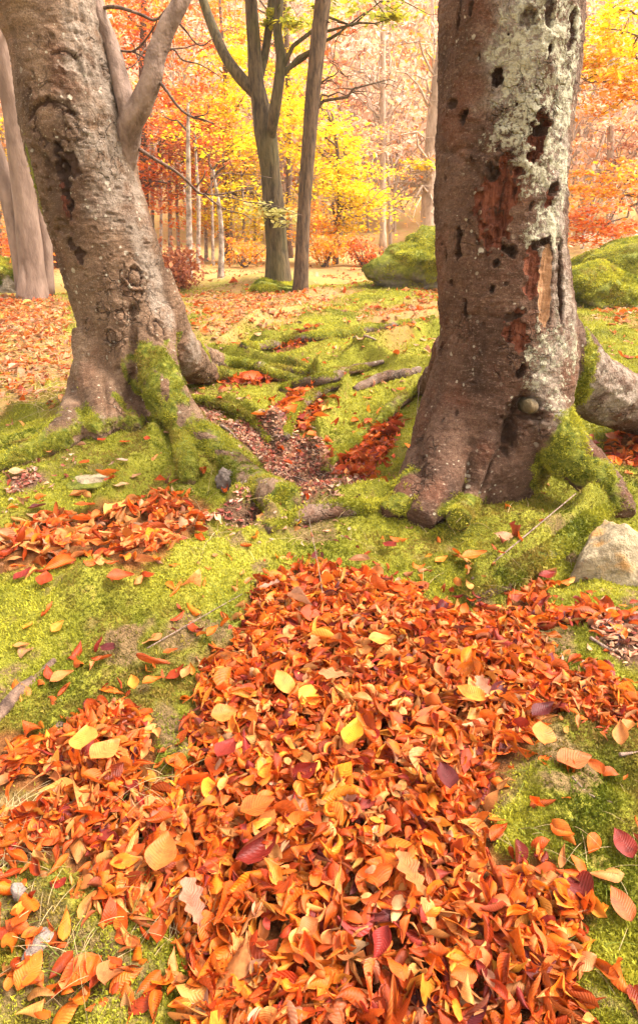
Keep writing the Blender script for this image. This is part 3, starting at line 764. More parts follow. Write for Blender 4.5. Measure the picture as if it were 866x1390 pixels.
class Surf:
    """a sculpted trunk: pits, scars, ridges and coloured crusts placed on the bark"""
    def __init__(s, V, N, Q):
        s.V0, s.N, s.Q = V, N, Q; s.d = np.zeros(len(V))
        s.at = {k: np.zeros(len(V)) for k in ('lichen', 'wood', 'pale_wood', 'hole', 'moss', 'grey')}
        s.bvh = BVHTree.FromPolygons([tuple(v) for v in V], [tuple(q) for q in Q])
    def spot(s, px, py):
        d = ray(px, py); d = d / np.linalg.norm(d)
        loc, nor, _, dist = s.bvh.ray_cast(Vector(CAM), Vector(d))
        if loc is None:
            loc, nor, _, _ = s.bvh.find_nearest(Vector(at_depth(px, py, float(s.V0[:, 1].mean()))))
        loc = np.array(loc); nor = np.array(nor)
        scale = np.linalg.norm(loc - CAM) / F
        return loc, nor, scale
    def field(s, px, py, rx, ry, rot=0, rough=.35, seed=0, nsc=38):
        """1 at the centre, 0 at the rim of a ragged ellipse (radii in photo pixels turned into metres on the bark)"""
        c, n, k = s.spot(px, py)
        t = np.cross([0, 0, 1.0], n); t /= np.linalg.norm(t) + 1e-9
        if t @ np.array([1.0, 0, 0]) < 0: t = -t
        b = np.cross(n, t); b = b if b[2] > 0 else -b
        R = max(rx, ry) * k * 1.8
        idx = np.where(np.sum((s.V0 - c) ** 2, 1) < R * R)[0]
        D = s.V0[idx] - c; u = D @ t / (rx * k); v = D @ b / (ry * k)
        a = math.radians(rot); u, v = u * math.cos(a) * 1 + v * math.sin(a), -u * math.sin(a) + v * math.cos(a)
        r = np.sqrt(u * u + v * v) + rough * fbm(s.V0[idx] * nsc, 2, seed) * .6
        okn = s.N[idx] @ n > .1
        return idx[okn], (1 - r)[okn]
    def pit(s, px, py, rx, ry, depth, rot=0, kind='hole', rim=.25, rough=.85, seed=None, paint=.88):
        i, f = s.field(px, py, rx, ry, rot, rough, seed if seed is not None else int(px * 7 + py))
        s.d[i] -= depth * .75 * sstep(0, .5, f)
        s.d[i] += rim * .02 * np.exp(-((f + .12) / .16) ** 2)
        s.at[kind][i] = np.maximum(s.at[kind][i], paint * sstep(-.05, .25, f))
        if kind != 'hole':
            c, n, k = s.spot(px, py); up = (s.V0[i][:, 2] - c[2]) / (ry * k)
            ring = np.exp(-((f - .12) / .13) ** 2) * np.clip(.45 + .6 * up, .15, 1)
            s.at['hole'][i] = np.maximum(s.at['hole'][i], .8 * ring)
    def blob(s, px, py, rx, ry, kind, amt=1., rot=0, rough=.5):
        i, f = s.field(px, py, rx, ry, rot, rough, int(px + py * 3), 12)
        s.at[kind][i] = np.maximum(s.at[kind][i], amt * sstep(-.3, .45, f))
    def knot(s, px, py, rx, ry, h=.012, rot=0):
        i, f = s.field(px, py, rx, ry, rot, .4, int(px))
        h = h * .85; s.d[i] += h * np.exp(-((f - .12) / .13) ** 2) - h * .9 * np.exp(-((f - .38) / .10) ** 2) + h * .5 * sstep(.45, .9, f) - h * .6 * np.exp(-((f + .22) / .1) ** 2)
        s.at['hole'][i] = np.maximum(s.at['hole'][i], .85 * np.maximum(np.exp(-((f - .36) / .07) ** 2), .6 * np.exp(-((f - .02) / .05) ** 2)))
    def line(s, pts, width, depth, kind=None, paint=.5, wob=.3):
        P = np.array([s.spot(*p)[0] for p in pts]); P, _ = smooth_path(P, np.zeros(len(P)), 10)
        lo, hi = P.min(0) - .15, P.max(0) + .15
        idx = np.where(((s.V0 > lo) & (s.V0 < hi)).all(1))[0]; X = s.V0[idx]
        D = np.full(len(idx), 9.)
        for a, b in zip(P[:-1], P[1:]):
            e = b - a; t = np.clip((X - a) @ e / (e @ e + 1e-12), 0, 1); D = np.minimum(D, np.linalg.norm(X - a - t[:, None] * e, axis=1))
        D = D * (1 + wob * fbm(X * 25, 2, 5))
        f = np.exp(-(D / width) ** 2)
        s.d[idx] -= depth * f
        if kind: s.at[kind][idx] = np.maximum(s.at[kind][idx], paint * f)
    def result(s): return s.V0 + s.N * s.d[:, None]

def seg_dist(X, P, R):
    D = np.full(len(X), 9.)
    for i in range(len(P) - 1):
        e = P[i + 1] - P[i]; t = np.clip((X - P[i]) @ e / (e @ e + 1e-12), 0, 1)
        D = np.minimum(D, np.linalg.norm(X - P[i] - t[:, None] * e, axis=1) - (R[i] * (1 - t) + R[i + 1] * t))
    return D

def split_build(S, trunkP, trunkR, roots, mat, root_thing, start):
    """one mesh for the trunk and one for every root, cut from the same skin"""
    V = S.result(); N0 = S.N
    dt = seg_dist(S.V0, trunkP, trunkR)
    D = np.stack([seg_dist(S.V0, P, R) for P, R in roots], 1)
    lab = np.where((dt > start) & (D.min(1) < dt), D.argmin(1) + 1, 0)
    fl = lab[S.Q].max(1)
    obs = []
    for k in range(len(roots) + 1):
        q = S.Q[fl == k]
        if len(q) < 20: continue
        u, inv = np.unique(q, return_inverse=True)
        o = mesh_np('trunk' if k == 0 else 'root', V[u], inv.reshape(-1, 4), mat, attrs={a: b[u] for a, b in S.at.items()})
        obs.append(o)
    adopt(root_thing, *obs)
    return V

def ground_path(pts, radii, lift=.25, first=None):
    """root skeleton: runs on the ground under the given photo points"""
    P = []
    for (a, b), r in zip(pts, radii):
        q = hit(a, b, r * .8); P.append(q + np.array([0, 0, r * lift - r * .8 * .0 - r * .6]))
    if first is not None: P = list(first) + P
    return np.array(P)

MOSS_PTS = []     # (points, normals, tree) for fronds growing on bark

def beech_right():
    T = thing('beech_tree', (at_depth(670, 640, 2.95)[0], 2.95, .08), 'stout red brown beech with lichen patches and torn open bark', 'tree')
    Y0 = 2.95
    rows = [(-420, 606, 805), (-200, 604, 800), (-60, 601, 793), (0, 600, 790), (50, 599, 788), (100, 597, 784), (150, 595, 776), (200, 593, 769), (250, 593, 765), (300, 594, 762), (350, 595, 764),
            (400, 596, 772), (450, 597, 780), (500, 591, 780), (550, 577, 770), (600, 560, 752), (640, 552, 735)]
    P, R = profile(rows, Y0)
    P = np.vstack([P, P[-1] + [0, 0, -.25]]); R = np.append(R, R[-1] * 1.02)
    tp, tr = smooth_path(P, R, 6)
    mb = MB(); mb.tube(tp, tr, 48)
    roots = []
    def rt(first, pts, radii, n=14):
        k = len(first); Pg = ground_path(pts, radii[k:]); P_ = np.vstack([first, Pg]); p, r = smooth_path(P_, radii, 7)
        mb.tube(p, r, n); roots.append((p, r))
    A = lambda px, py, Y: at_depth(px, py, Y)
    # thick root going right behind
    rt([A(730, 430, 3.0), A(764, 485, 3.06), A(806, 526, 3.22), A(850, 546, 3.38), A(905, 562, 3.5)], [(970, 600)], [.13, .16, .16, .155, .15, .12])
    # front right root ending in a cut knot
    rt([A(715, 490, 2.85), A(735, 560, 2.74), A(768, 612, 2.66), A(800, 642, 2.6), A(832, 676, 2.52)], [(850, 696)], [.11, .13, .11, .095, .08, .05])
    # left foot
    rt([A(640, 540, 2.85), A(606, 610, 2.72)], [(592, 668), (570, 700)], [.13, .115, .09, .06])
    rt([A(620, 560, 2.9), A(585, 620, 2.85)], [(553, 668), (520, 690)], [.12, .12, .07, .03])
    # centre front foot
    rt([A(690, 540, 2.8), A(668, 600, 2.68)], [(640, 672), (622, 700)], [.11, .09, .06, .05])
    # thin bare root snaking left behind
    rt([A(612, 470, 3.2), A(596, 505, 3.35)], [(575, 525), (545, 540), (520, 565), (490, 590), (458, 618), (440, 640)], [.08, .07, .055, .048, .04, .036, .032, .025], 10)
    V, N, Q = remesh(mb, .006, 8)
    S = Surf(V, N, Q)
    zrel = V[:, 2]
    S.d += .010 * fbm(V * [5, 5, 2.5], 3, 11) + .004 * fbm(V * [14, 14, 24], 3, 12) + .0035 * fbm(V * [50, 50, 60], 2, 13)
    # horizontal wrinkles near the base
    wr = np.sin((V[:, 2] + .02 * fbm(V * 6, 2, 14)) * 95) * sstep(.75, .45, V[:, 2])
    S.d += .0022 * wr * sstep(-.3, .4, fbm(V * 4, 2, 15))
    # wounds
    S.pit(675, 268, 23, 50, .030, 4, 'wood'); S.pit(672, 310, 13, 26, .02, 0, 'wood')
    S.pit(667, 232, 9, 10, .035, 0, 'hole')
    S.pit(672, 104, 10, 11, .05); S.pit(628, 158, 7, 9, .05); S.pit(612, 140, 9, 6, .025, 30)
    S.pit(731, 186, 13, 27, .045, -22, 'wood'); S.pit(736, 172, 7, 10, .025, 0, 'hole')
    S.pit(748, 264, 9, 18, .035, -8, 'wood'); S.pit(753, 255, 5, 10, .02)
    S.pit(623, 338, 6, 23, .05, -4); S.pit(693, 342, 9, 10, .05); S.pit(672, 357, 4, 7, .04); S.pit(667, 394, 4, 7, .04, -15)
    S.pit(613, 383, 4, 6, .03); S.pit(630, 425, 5, 13, .045); S.pit(708, 503, 6, 11, .045, -10); S.pit(600, 473, 4, 9, .04)
    S.pit(643, 520, 6, 4, .012, 0, 'hole'); S.pit(575, 622, 5, 5, .03); S.pit(607, 347, 4, 9, .03)
    S.pit(700, 452, 18, 28, .026, 6, 'wood'); S.pit(697, 428, 10, 8, .02, 0, 'hole', paint=.8)
    S.pit(741, 382, 11, 60, .028, 2, 'pale_wood', rough=.2); S.pit(762, 388, 7, 55, .05, 1, 'hole', rough=.2)
    S.pit(722, 370, 10, 32, .02, 4, 'wood'); S.pit(733, 330, 12, 6, .03, 0, 'hole', paint=.7)
    S.pit(718, 22, 9, 12, .02, 0, 'hole', paint=.5); S.pit(744, 16, 6, 22, .02, 0, 'hole', paint=.55); S.pit(777, 42, 7, 22, .02, -10, 'hole', paint=.6)
    S.pit(623, 20, 4, 14, .035); S.pit(640, 12, 3, 9, .02); S.pit(745, 66, 5, 8, .02, 0, 'hole', paint=.8)
    for q in [(612, 60), (650, 75), (640, 215), (604, 240), (600, 330), (655, 440), (687, 385), (706, 430), (640, 290), (650, 480), (620, 560), (600, 570), (655, 175), (702, 140), (720, 280), (760, 190), (690, 45)]:
        S.pit(q[0], q[1], RNG.uniform(2, 4), RNG.uniform(3, 6), .012, RNG.uniform(-30, 30), rim=.15, paint=.7)
    S.line([(612, 205), (640, 200), (668, 215), (690, 225)], .010, .010)
    S.line([(597, 205), (620, 212), (645, 232), (655, 250)], .012, .012, 'hole', .3)
    S.line([(597, 437), (640, 428), (680, 432), (705, 440)], .007, .010, 'hole', .5)
    S.line([(712, 545), (694, 575), (690, 610), (672, 640), (662, 668)], .035, .055)
    S.line([(600, 585), (640, 605), (680, 615)], .008, .008)
    # recess around the branch stub, its shade painted in dark
    S.pit(712, 563, 26, 24, .03, 20, 'hole', paint=.35); S.pit(695, 590, 9, 26, .03, -15, 'hole', paint=.75)
    S.knot(703, 556, 9, 10, .012)
    i, f = S.field(719, 551, 11, 11, 0, .05); S.at['grey'][i] = np.maximum(S.at['grey'][i], sstep(0, .3, f)); S.at['hole'][i] *= 1 - sstep(0, .25, f); KNOB = (i, f)
    for b in [(735, 60, 60, 85), (700, 150, 30, 50), (705, 88, 30, 28), (745, 130, 48, 50), (705, 130, 18, 30), (738, 200, 40, 36), (715, 175, 24, 24), (722, 235, 30, 30), (745, 300, 26, 34), (728, 318, 20, 22), (765, 230, 18, 60), (775, 120, 20, 60)]:
        S.blob(*b[:4], 'lichen', .56)
    for b in [(780, 470, 26, 66), (755, 470, 24, 50), (735, 440, 14, 36), (732, 510, 26, 36), (760, 540, 24, 34), (722, 480, 12, 28), (700, 210, 18, 16), (690, 255, 10, 20), (660, 190, 14, 14), (775, 350, 12, 40)]:
        S.blob(*b[:4], 'lichen', .46)
    for b in [(755, 300, 30, 150), (770, 430, 30, 60), (745, 520, 26, 50), (690, 60, 40, 60), (790, 540, 40, 60), (850, 530, 60, 50)]: S.blob(*b[:4], 'grey', .95)
    for b in [(655, 370, 60, 60), (660, 480, 50, 60), (640, 40, 30, 40), (690, 180, 30, 60)]: S.blob(*b[:4], 'lichen', .2)
    kc, kn, kk = S.spot(719, 551); rk = 9.5 * kk
    m_ = MB(); pk = np.array([kc - kn * .05, kc + kn * .3 * rk, kc + kn * .75 * rk, kc + kn * 1.15 * rk, kc + kn * 1.38 * rk]); m_.tube(pk, rk * np.array([1.1, 1.0, .93, .66, .22]), 18)
    adopt(T, m_.build('branch_stub', M['bark_oak']))
    S.pit(722, 566, 17, 8, .02, 0, 'hole', paint=.8)  # dark crescent below the stub, painted shade
    S.at['lichen'][KNOB[0]] *= 1 - sstep(-.6, .1, KNOB[1])
    up = np.clip(N[:, 2], -1, 1)
    low = sstep(.16, .0, V[:, 2] - h_low(V[:, 0], V[:, 1]))
    out = sstep(.32, .5, np.hypot(V[:, 0] - T.location[0], V[:, 1] - Y0))
    S.at['moss'] = np.maximum(S.at['moss'], np.clip(low * (.15 + .6 * out * sstep(-.4, .6, up)) + .25 * low * sstep(0, .5, fbm(V * 5, 2, 19)), 0, .8))
    for b in [(800, 500, 14, 40), (783, 540, 22, 40), (770, 600, 40, 50), (800, 640, 40, 26), (745, 630, 26, 40), (735, 650, 30, 30), (800, 500, 16, 50), (540, 680, 26, 14), (815, 640, 30, 16), (785, 610, 22, 18)]: S.blob(*b[:4], 'moss', .62)
    V2 = split_build(S, tp, tr, roots, M['bark_r'], T, .05)
    MOSS_PTS.append((V2, N, S.at['moss'], T))

def beech_left():
    Y0 = 3.85
    T = thing('beech_tree', (at_depth(170, 560, Y0)[0], Y0, .25), 'tan brown leaning beech with a deep dark scar and mossy front root', 'tree')
    rows = [(-420, -130, 80), (-200, -72, 106), (-80, -38, 120), (0, -12, 132), (50, 10, 142), (100, 20, 156), (150, 28, 172), (200, 38, 181), (250, 50, 189), (300, 65, 203), (350, 83, 218), (400, 99, 229),
            (450, 110, 236), (500, 112, 240), (540, 112, 240)]
    P, R = profile(rows, Y0)
    P = np.vstack([P, P[-1] + [0, 0, -.35]]); R = np.append(R, R[-1] * 1.05)
    tp, tr = smooth_path(P, R, 6)
    mb = MB(); mb.tube(tp, tr, 48); roots = []
    def rt(first, pts, radii, n=14):
        k = len(first); Pg = ground_path(pts, radii[k:]); p, r = smooth_path(np.vstack([first, Pg]), radii, 7)
        mb.tube(p, r, n); roots.append((p, r))
    A = at_depth
    # big mossy root to the front right
    rt([A(205, 430, 3.78), A(210, 490, 3.58), A(228, 540, 3.42), A(255, 580, 3.28), A(290, 612, 3.16)], [(335, 645), (385, 672)], [.14, .135, .12, .108, .10, .09, .07])
    # small branch of that root dropping forward
    rt([A(222, 530, 3.45)], [(246, 585), (252, 620), (256, 650)], [.07, .06, .045, .03], 10)
    # right buttress
    rt([A(196, 370, 3.88), A(212, 425, 3.9), A(232, 468, 4.02), A(256, 490, 4.3)], [(284, 503), (312, 508), (340, 506)], [.15, .175, .165, .125, .085, .05, .03])
    # two front columns
    rt([A(170, 430, 3.7), A(172, 500, 3.62)], [(180, 548), (178, 575)], [.14, .12, .10, .06])
    rt([A(135, 450, 3.75), A(136, 510, 3.66)], [(140, 558), (120, 585)], [.15, .14, .11, .06])
    # left root along the ground
    rt([A(122, 500, 3.8), A(112, 540, 3.75)], [(90, 578), (50, 605), (0, 625), (-60, 640)], [.10, .10, .085, .06, .05, .04])
    # low mossy roots to the right
    rt([A(250, 470, 4.3)], [(300, 488), (345, 495), (400, 512), (455, 503), (500, 497)], [.08, .07, .055, .05, .045, .03], 10)
    V, N, Q = remesh(mb, .007, 8)
    S = Surf(V, N, Q)
    S.d += .011 * fbm(V * [4.5, 4.5, 2.5], 3, 51) + .0045 * fbm(V * [15, 15, 24], 3, 52) + .003 * fbm(V * [45, 45, 60], 2, 53)
    # cracked ridged bark on the upper right flank
    flank = np.zeros(len(V))
    for b in [(115, 40, 26, 40), (140, 110, 26, 60), (150, 200, 30, 60), (120, 85, 22, 30)]:
        i, f = S.field(*b, 20, .3, 5); flank[i] = np.maximum(flank[i], sstep(-.2, .5, f))
    rid = 1 - np.abs(fbm(V * [22, 22, 8], 3, 54)) * 2
    S.d += flank * .008 * np.clip(rid, -1, 1)
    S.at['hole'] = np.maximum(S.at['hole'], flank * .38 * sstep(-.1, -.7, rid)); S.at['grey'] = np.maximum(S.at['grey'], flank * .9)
    S.pit(87, 242, 8, 34, .06, 6); S.pit(89, 272, 5, 20, .01, 0, 'wood'); S.pit(66, 235, 9, 22, .025, 10, 'hole', paint=.45); S.pit(100, 222, 9, 14, .02, 0)  # deep scar with red wood, then rough bark with painted shade
    S.pit(62, 285, 8, 20, .02, 0, 'hole', paint=.42); S.pit(85, 310, 16, 9, .02, 0, 'hole', paint=.42); S.pit(76, 345, 10, 24, .02, 0, 'hole', paint=.4); S.pit(52, 215, 10, 16, .02, 0, 'hole', paint=.4)  # rough bark near the scar, its shadows painted in faintly
    S.pit(108, 345, 7, 10, .02, 0, 'hole', paint=.8); S.pit(97, 330, 6, 7, .02)
    S.knot(66, 168, 27, 32, .010, 10); S.line([(40, 160), (50, 142), (68, 136), (88, 142), (100, 155)], .010, .012, 'hole', .65)
    S.pit(94, 152, 8, 4, .02, -30); S.line([(78, 128), (85, 155), (88, 180)], .004, .006, 'hole', .4)
    S.knot(184, 375, 15, 16, .014); S.knot(148, 457, 13, 11, .012); S.knot(119, 440, 7, 9, .012); S.knot(215, 446, 11, 16, .013); S.knot(139, 420, 10, 5, .010); S.knot(163, 429, 8, 10, .010)
    S.knot(190, 400, 8, 8, .008); S.knot(120, 452, 5, 5, .008)
    S.line([(182, 420), (179, 460), (179, 500), (178, 540)], .022, .045, 'hole', .35)
    S.line([(158, 500), (143, 515), (146, 545), (147, 562)], .016, .03, 'hole', .35)
    S.line([(70, 72), (88, 68), (105, 78)], .008, .014, 'hole', .6); S.pit(95, 82, 12, 9, .012, -20, 'grey')
    S.line([(92, 30), (110, 26), (120, 35)], .006, .008, 'hole', .5); S.line([(98, 42), (112, 46)], .006, .008, 'hole', .5)
    for q in [(70, 48, 4, 6), (42, 95, 3, 6), (40, 128, 3, 9), (52, 50, 3, 4), (140, 330, 6, 3), (160, 300, 9, 4), (130, 265, 4, 4), (150, 290, 6, 4), (175, 310, 6, 4), (160, 255, 5, 3), (110, 290, 5, 3), (120, 240, 5, 4), (150, 345, 4, 4), (175, 345, 5, 3),
              (200, 330, 8, 4), (195, 310, 7, 3), (115, 375, 3, 4), (125, 392, 3, 5), (150, 395, 3, 6), (170, 400, 5, 5), (162, 473, 3, 3), (110, 190, 5, 3), (140, 245, 8, 3), (170, 268, 9, 2.5), (112, 200, 7, 4), (82, 110, 3, 4), (128, 310, 3, 5), (142, 365, 3, 4)]:
        S.pit(q[0], q[1], q[2], q[3] * .65, .008, RNG.uniform(-25, 25), rim=.3, paint=.42)
    for b in [(185, 260, 16, 60), (195, 320, 18, 50), (205, 370, 18, 40), (130, 15, 40, 40), (265, 480, 30, 40), (150, 210, 40, 70), (222, 420, 14, 50)]: S.blob(*b[:4], 'grey', .85)
    for b in [(170, 350, 50, 60), (195, 420, 40, 60), (120, 350, 40, 40), (265, 485, 25, 30)]: S.blob(*b[:4], 'lichen', .22)
    low = sstep(.20, .0, V[:, 2] - h_low(V[:, 0], V[:, 1]))
    out = sstep(.34, .6, np.hypot(V[:, 0] - T.location[0], V[:, 1] - Y0))
    S.at['moss'] = np.clip(low * (.16 + .62 * out * sstep(-.5, .5, N[:, 2])) + .25 * low * sstep(.1, .5, fbm(V * 5, 2, 19)), 0, .8)
    for b in [(192, 500, 13, 30), (200, 540, 22, 40), (165, 545, 12, 20), (205, 480, 10, 10), (278, 475, 8, 20), (225, 560, 20, 40), (120, 565, 30, 14), (45, 240, 6, 40)]: S.blob(*b[:4], 'moss', .62)
    rd = seg_dist(V, *roots[0]); S.at['moss'] = np.where((rd < .05) & (V[:, 2] < .62), np.maximum(S.at['moss'], .46 + .35 * fbm(V * 9, 3, 88)), S.at['moss'])
    # bare ridge along the top of the front root
    for b in [(224, 525, 7, 22), (246, 562, 7, 18), (276, 592, 20, 6), (306, 615, 22, 5)]:
        i, f = S.field(*b, 0, .4, 4); S.at['moss'][i] *= 1 - .85 * sstep(0, .4, f)
    V2 = split_build(S, tp, tr, roots, M['bark_l'], T, .06)
    MOSS_PTS.append((V2, N, S.at['moss'], T))
    # limbs
    def limb(pts, name='branch', mat='bark_l', n=10, sub=6):
        P = np.array([A(a, b, Y) for a, b, Y, r in pts]); p, r = smooth_path(P, [q[3] * (1 if mat == 'bark_l' else .68) for q in pts], sub)
        p = p + .006 * np.stack([vnoise(p * 9, k) for k in (1, 2, 3)], -1)
        m = MB(); m.tube(p, r, n)
        o = m.build(name, M['bark_limb' if mat == 'bark_l' else mat], attrs=None); adopt(T, o); return o
    limb([(150, 335, 3.85, .04), (160, 268, 3.84, .065), (167, 212, 3.82, .072), (176, 168, 3.75, .062), (192, 140, 3.72, .056), (206, 108, 3.7, .05), (212, 75, 3.7, .048), (226, 38, 3.7, .044), (246, 0, 3.7, .038), (285, -70, 3.75, .03)], n=16)
    limb([(152, 300, 3.86, .04), (165, 215, 3.82, .055), (175, 165, 3.74, .052), (166, 118, 3.78, .045), (154, 70, 3.82, .04), (140, 30, 3.84, .036), (120, -40, 3.86, .03)], n=14)
    def twigs(main, side, n=6):
        o = limb(main, 'branch', 'bark_dark', n)
        m = MB()
        for s_ in side:
            P = np.array([A(a, b, Y) for a, b, Y, r in s_]); p, r = smooth_path(P, [q[3] * .68 for q in s_], 4); p = p + .01 * np.stack([vnoise(p * 12, k) for k in (1, 2, 3)], -1); m.tube(p, r, 5)
        q = m.build('twig', M['bark_dark']); q.parent = o
    twigs([(182, 198, 3.8, .016), (205, 212, 3.8, .013), (238, 232, 3.85, .011), (262, 253, 3.9, .0095), (275, 262, 3.95, .008), (305, 262, 4.0, .006), (345, 255, 4.05, .004)],
          [[(266, 254, 3.9, .007), (276, 240, 3.9, .006), (278, 230, 3.9, .004)], [(276, 262, 3.95, .006), (310, 268, 4., .005), (360, 276, 4.1, .004), (410, 292, 4.2, .0025)],
           [(275, 262, 3.95, .006), (300, 280, 3.9, .005), (330, 292, 3.9, .004), (345, 300, 3.9, .003)], [(278, 262, 3.95, .005), (295, 240, 4., .004), (320, 236, 4.1, .003), (370, 240, 4.2, .002)], [(310, 214, 4., .003), (320, 236, 4.1, .003), (324, 246, 4.1, .002)]])
    twigs([(208, 100, 3.7, .014), (226, 120, 3.68, .012), (240, 140, 3.66, .010), (262, 158, 3.66, .008), (290, 168, 3.66, .005)],
          [[(262, 158, 3.66, .006), (280, 152, 3.66, .004), (283, 138, 3.66, .003)], [(214, 70, 3.7, .009), (235, 66, 3.75, .007), (250, 80, 3.8, .006), (275, 88, 3.8, .005), (300, 105, 3.8, .003)],
           [(238, 20, 3.7, .01), (250, 40, 3.75, .007), (272, 60, 3.8, .006), (290, 50, 3.8, .004)]])
    twigs([(138, 10, 3.84, .014), (160, 9, 3.8, .012), (195, 20, 3.78, .010), (213, 25, 3.75, .009), (228, 8, 3.7, .008)],
          [[(150, 66, 3.82, .010), (178, 69, 3.8, .008), (192, 58, 3.78, .007), (210, 35, 3.76, .006), (215, 25, 3.75, .005)], [(180, 69, 3.8, .007), (198, 78, 3.76, .006), (206, 92, 3.72, .006)],
           [(160, 95, 3.8, .005), (178, 88, 3.8, .004), (200, 60, 3.9, .003)]])
beech_right()
beech_left()

# ------------------------------------------------------------------ moss fronds
def fronds(P, N, size, cols, name, parent=None, blades=3):
    """small pointed moss blades, one mesh"""
    n = len(P)
    Vs, Cs = [], []
    for b in range(blades):
        d = N * .9 + RNG.normal(0, .62, (n, 3)); d /= np.linalg.norm(d, axis=1)[:, None]
        s = np.cross(d, RNG.normal(0, 1, (n, 3))); s /= np.linalg.norm(s, axis=1)[:, None] + 1e-9
        L = (size * np.exp(RNG.normal(0, .3, n)))[:, None]; wd = L * .24
        b0 = P + RNG.normal(0, .25, (n, 3)) * L
        tip = b0 + d * L
        Vs.append(np.stack([b0 - s * wd, b0 + s * wd, tip], 1))
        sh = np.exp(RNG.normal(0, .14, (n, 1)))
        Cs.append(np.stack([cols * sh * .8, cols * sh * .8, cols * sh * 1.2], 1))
    V = np.concatenate(Vs).reshape(-1, 3); C = np.concatenate(Cs).reshape(-1, 3)
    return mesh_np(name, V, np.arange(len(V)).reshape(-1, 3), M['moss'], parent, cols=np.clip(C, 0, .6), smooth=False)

def moss_cols(x, y, z=None):
    z = np.zeros_like(x) if z is None else z
    P = np.stack([x, y, z], -1)
    a = np.clip(.56 + .8 * fbm(P * 3.1, 4, 90, .6), 0, 1)[:, None]
    a = np.clip(a + .25 * sstep(3.2, 5.5, y)[:, None], 0, 1); c = (1 - a) * np.array([.095, .105, .008]) + a * np.array([.36, .325, .030])
    br = np.clip(fbm(P * 4, 4, 95, .6) - .16, 0, .75)[:, None]
    return c * (1 - br) + br * np.array([.20, .12, .03])

def make_moss():
    k = 560000
    a = np.radians(RNG.uniform(-50, 50, k)); r = np.exp(RNG.uniform(math.log(.5), math.log(9.5), k))
    x, y = np.sin(a) * r, np.cos(a) * r
    px, py, _ = project(np.stack([x, y, h_low(x, y)], -1))
    lf, df = cover(x, y)
    lum = n2(x, y, 5.5, 3, 50)
    m = (RNG.random(k) > lf * 1.1) & (RNG.random(k) > df * 1.1) & (px > -60) & (px < 930) & (py < 1450) & (RNG.random(k) > .8 * sstep(.3, .55, lum) * sstep(4, 2, y)) & (STRAW.sd(x, y) < 0) & ~((LOWLEFT.sd(x, y) > 0) & (RNG.random(k) < .75 * sstep(-.35, .25, n2(x, y, 7, 3, 52))))
    x, y, r = x[m], y[m], r[m]
    z = h_low(x, y) + .018 * n2(x, y, 9, 2, 31) + .007 * n2(x, y, 30, 2, 33)
    N = np.zeros((len(x), 3)); N[:, 2] = 1
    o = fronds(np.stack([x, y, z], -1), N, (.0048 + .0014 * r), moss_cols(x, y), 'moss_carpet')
    tag(o, 'soft yellow green moss carpet covering the banks around the trees', 'moss', kind='stuff')
    for V, Nn, mo, T in MOSS_PTS:
        above = V[:, 2] > h_low(V[:, 0], V[:, 1]) - .01
        p = np.where(above, np.clip((mo + .3 * fbm(V * 22, 2, 3) - .38) * 2, 0, 1), 0)
        idx = np.where(RNG.random(len(V)) < p * .9)[0]
        idx = np.concatenate([idx, idx[RNG.random(len(idx)) < .6]])
        P = V[idx] + RNG.normal(0, .003, (len(idx), 3))
        o = fronds(P, Nn[idx] + [0, 0, .1], .0072, moss_cols(P[:, 0], P[:, 1], P[:, 2]), 'moss')
        o['kind'] = 'stuff'; adopt(T, o)
make_moss()

# ------------------------------------------------------------------ grass blades, twigs
def make_grass():
    m = MB()
    def blade(px, py, L, lean, bend, col, r=.0009):
        P0 = hit(px, py); a = RNG.uniform(0, 2 * PI) if lean is None else lean
        d = np.array([math.cos(a), math.sin(a), 0]); k = np.linspace(0, 1, 6)[:, None]
        p = P0 + k * L * (d * .75 * bend + np.array([0, 0, 1 - .5 * bend])) + k ** 2 * L * (d * .4 * bend - np.array([0, 0, .55 * bend]))
        m.tube(p, np.linspace(r, r * .3, 6), 3, cap=False, col=col)
    straw = lambda: np.array([.42, .30, .15]) * np.exp(RNG.normal(0, .25))
    green = lambda: np.array([.17, .20, .03]) * np.exp(RNG.normal(0, .25))
    for _ in range(170): blade(RNG.uniform(-10, 50), RNG.uniform(1095, 1160), RNG.uniform(.05, .13), None, RNG.uniform(.8, 1.2), straw())
    for _ in range(120): blade(RNG.uniform(20, 260), RNG.uniform(1180, 1330), RNG.uniform(.04, .12), None, RNG.uniform(.5, 1.2), straw() if RNG.random() < .6 else green())
    for _ in range(60): blade(RNG.uniform(190, 260), RNG.uniform(1050, 1150), RNG.uniform(.06, .15), None, RNG.uniform(.5, 1.1), straw() if RNG.random() < .7 else green())
    for _ in range(50): blade(RNG.uniform(285, 330), RNG.uniform(800, 850), RNG.uniform(.05, .12), None, RNG.uniform(.4, 1), green())
    for _ in range(60): blade(RNG.uniform(690, 866), RNG.uniform(1030, 1330), RNG.uniform(.04, .1), None, RNG.uniform(.7, 1.2), straw() if RNG.random() < .5 else green(), .0007)
    for _ in range(90): blade(RNG.uniform(490, 800), RNG.uniform(690, 800), RNG.uniform(.05, .13), None, RNG.uniform(.5, 1.1), straw() if RNG.random() < .4 else green())
    for _ in range(60): blade(RNG.uniform(260, 480), RNG.uniform(640, 760), RNG.uniform(.06, .2), None, RNG.uniform(.3, 1.1), straw())
    for _ in range(260): blade(RNG.uniform(0, 110), RNG.uniform(410, 560), RNG.uniform(.08, .3), None, RNG.uniform(.6, 1.1), straw(), .0018)
    o = m.build('grass', M['straw'], smooth=True)
    tag(o, 'thin straw coloured and green grass blades sprouting between the leaves', 'grass', kind='stuff')
make_grass()

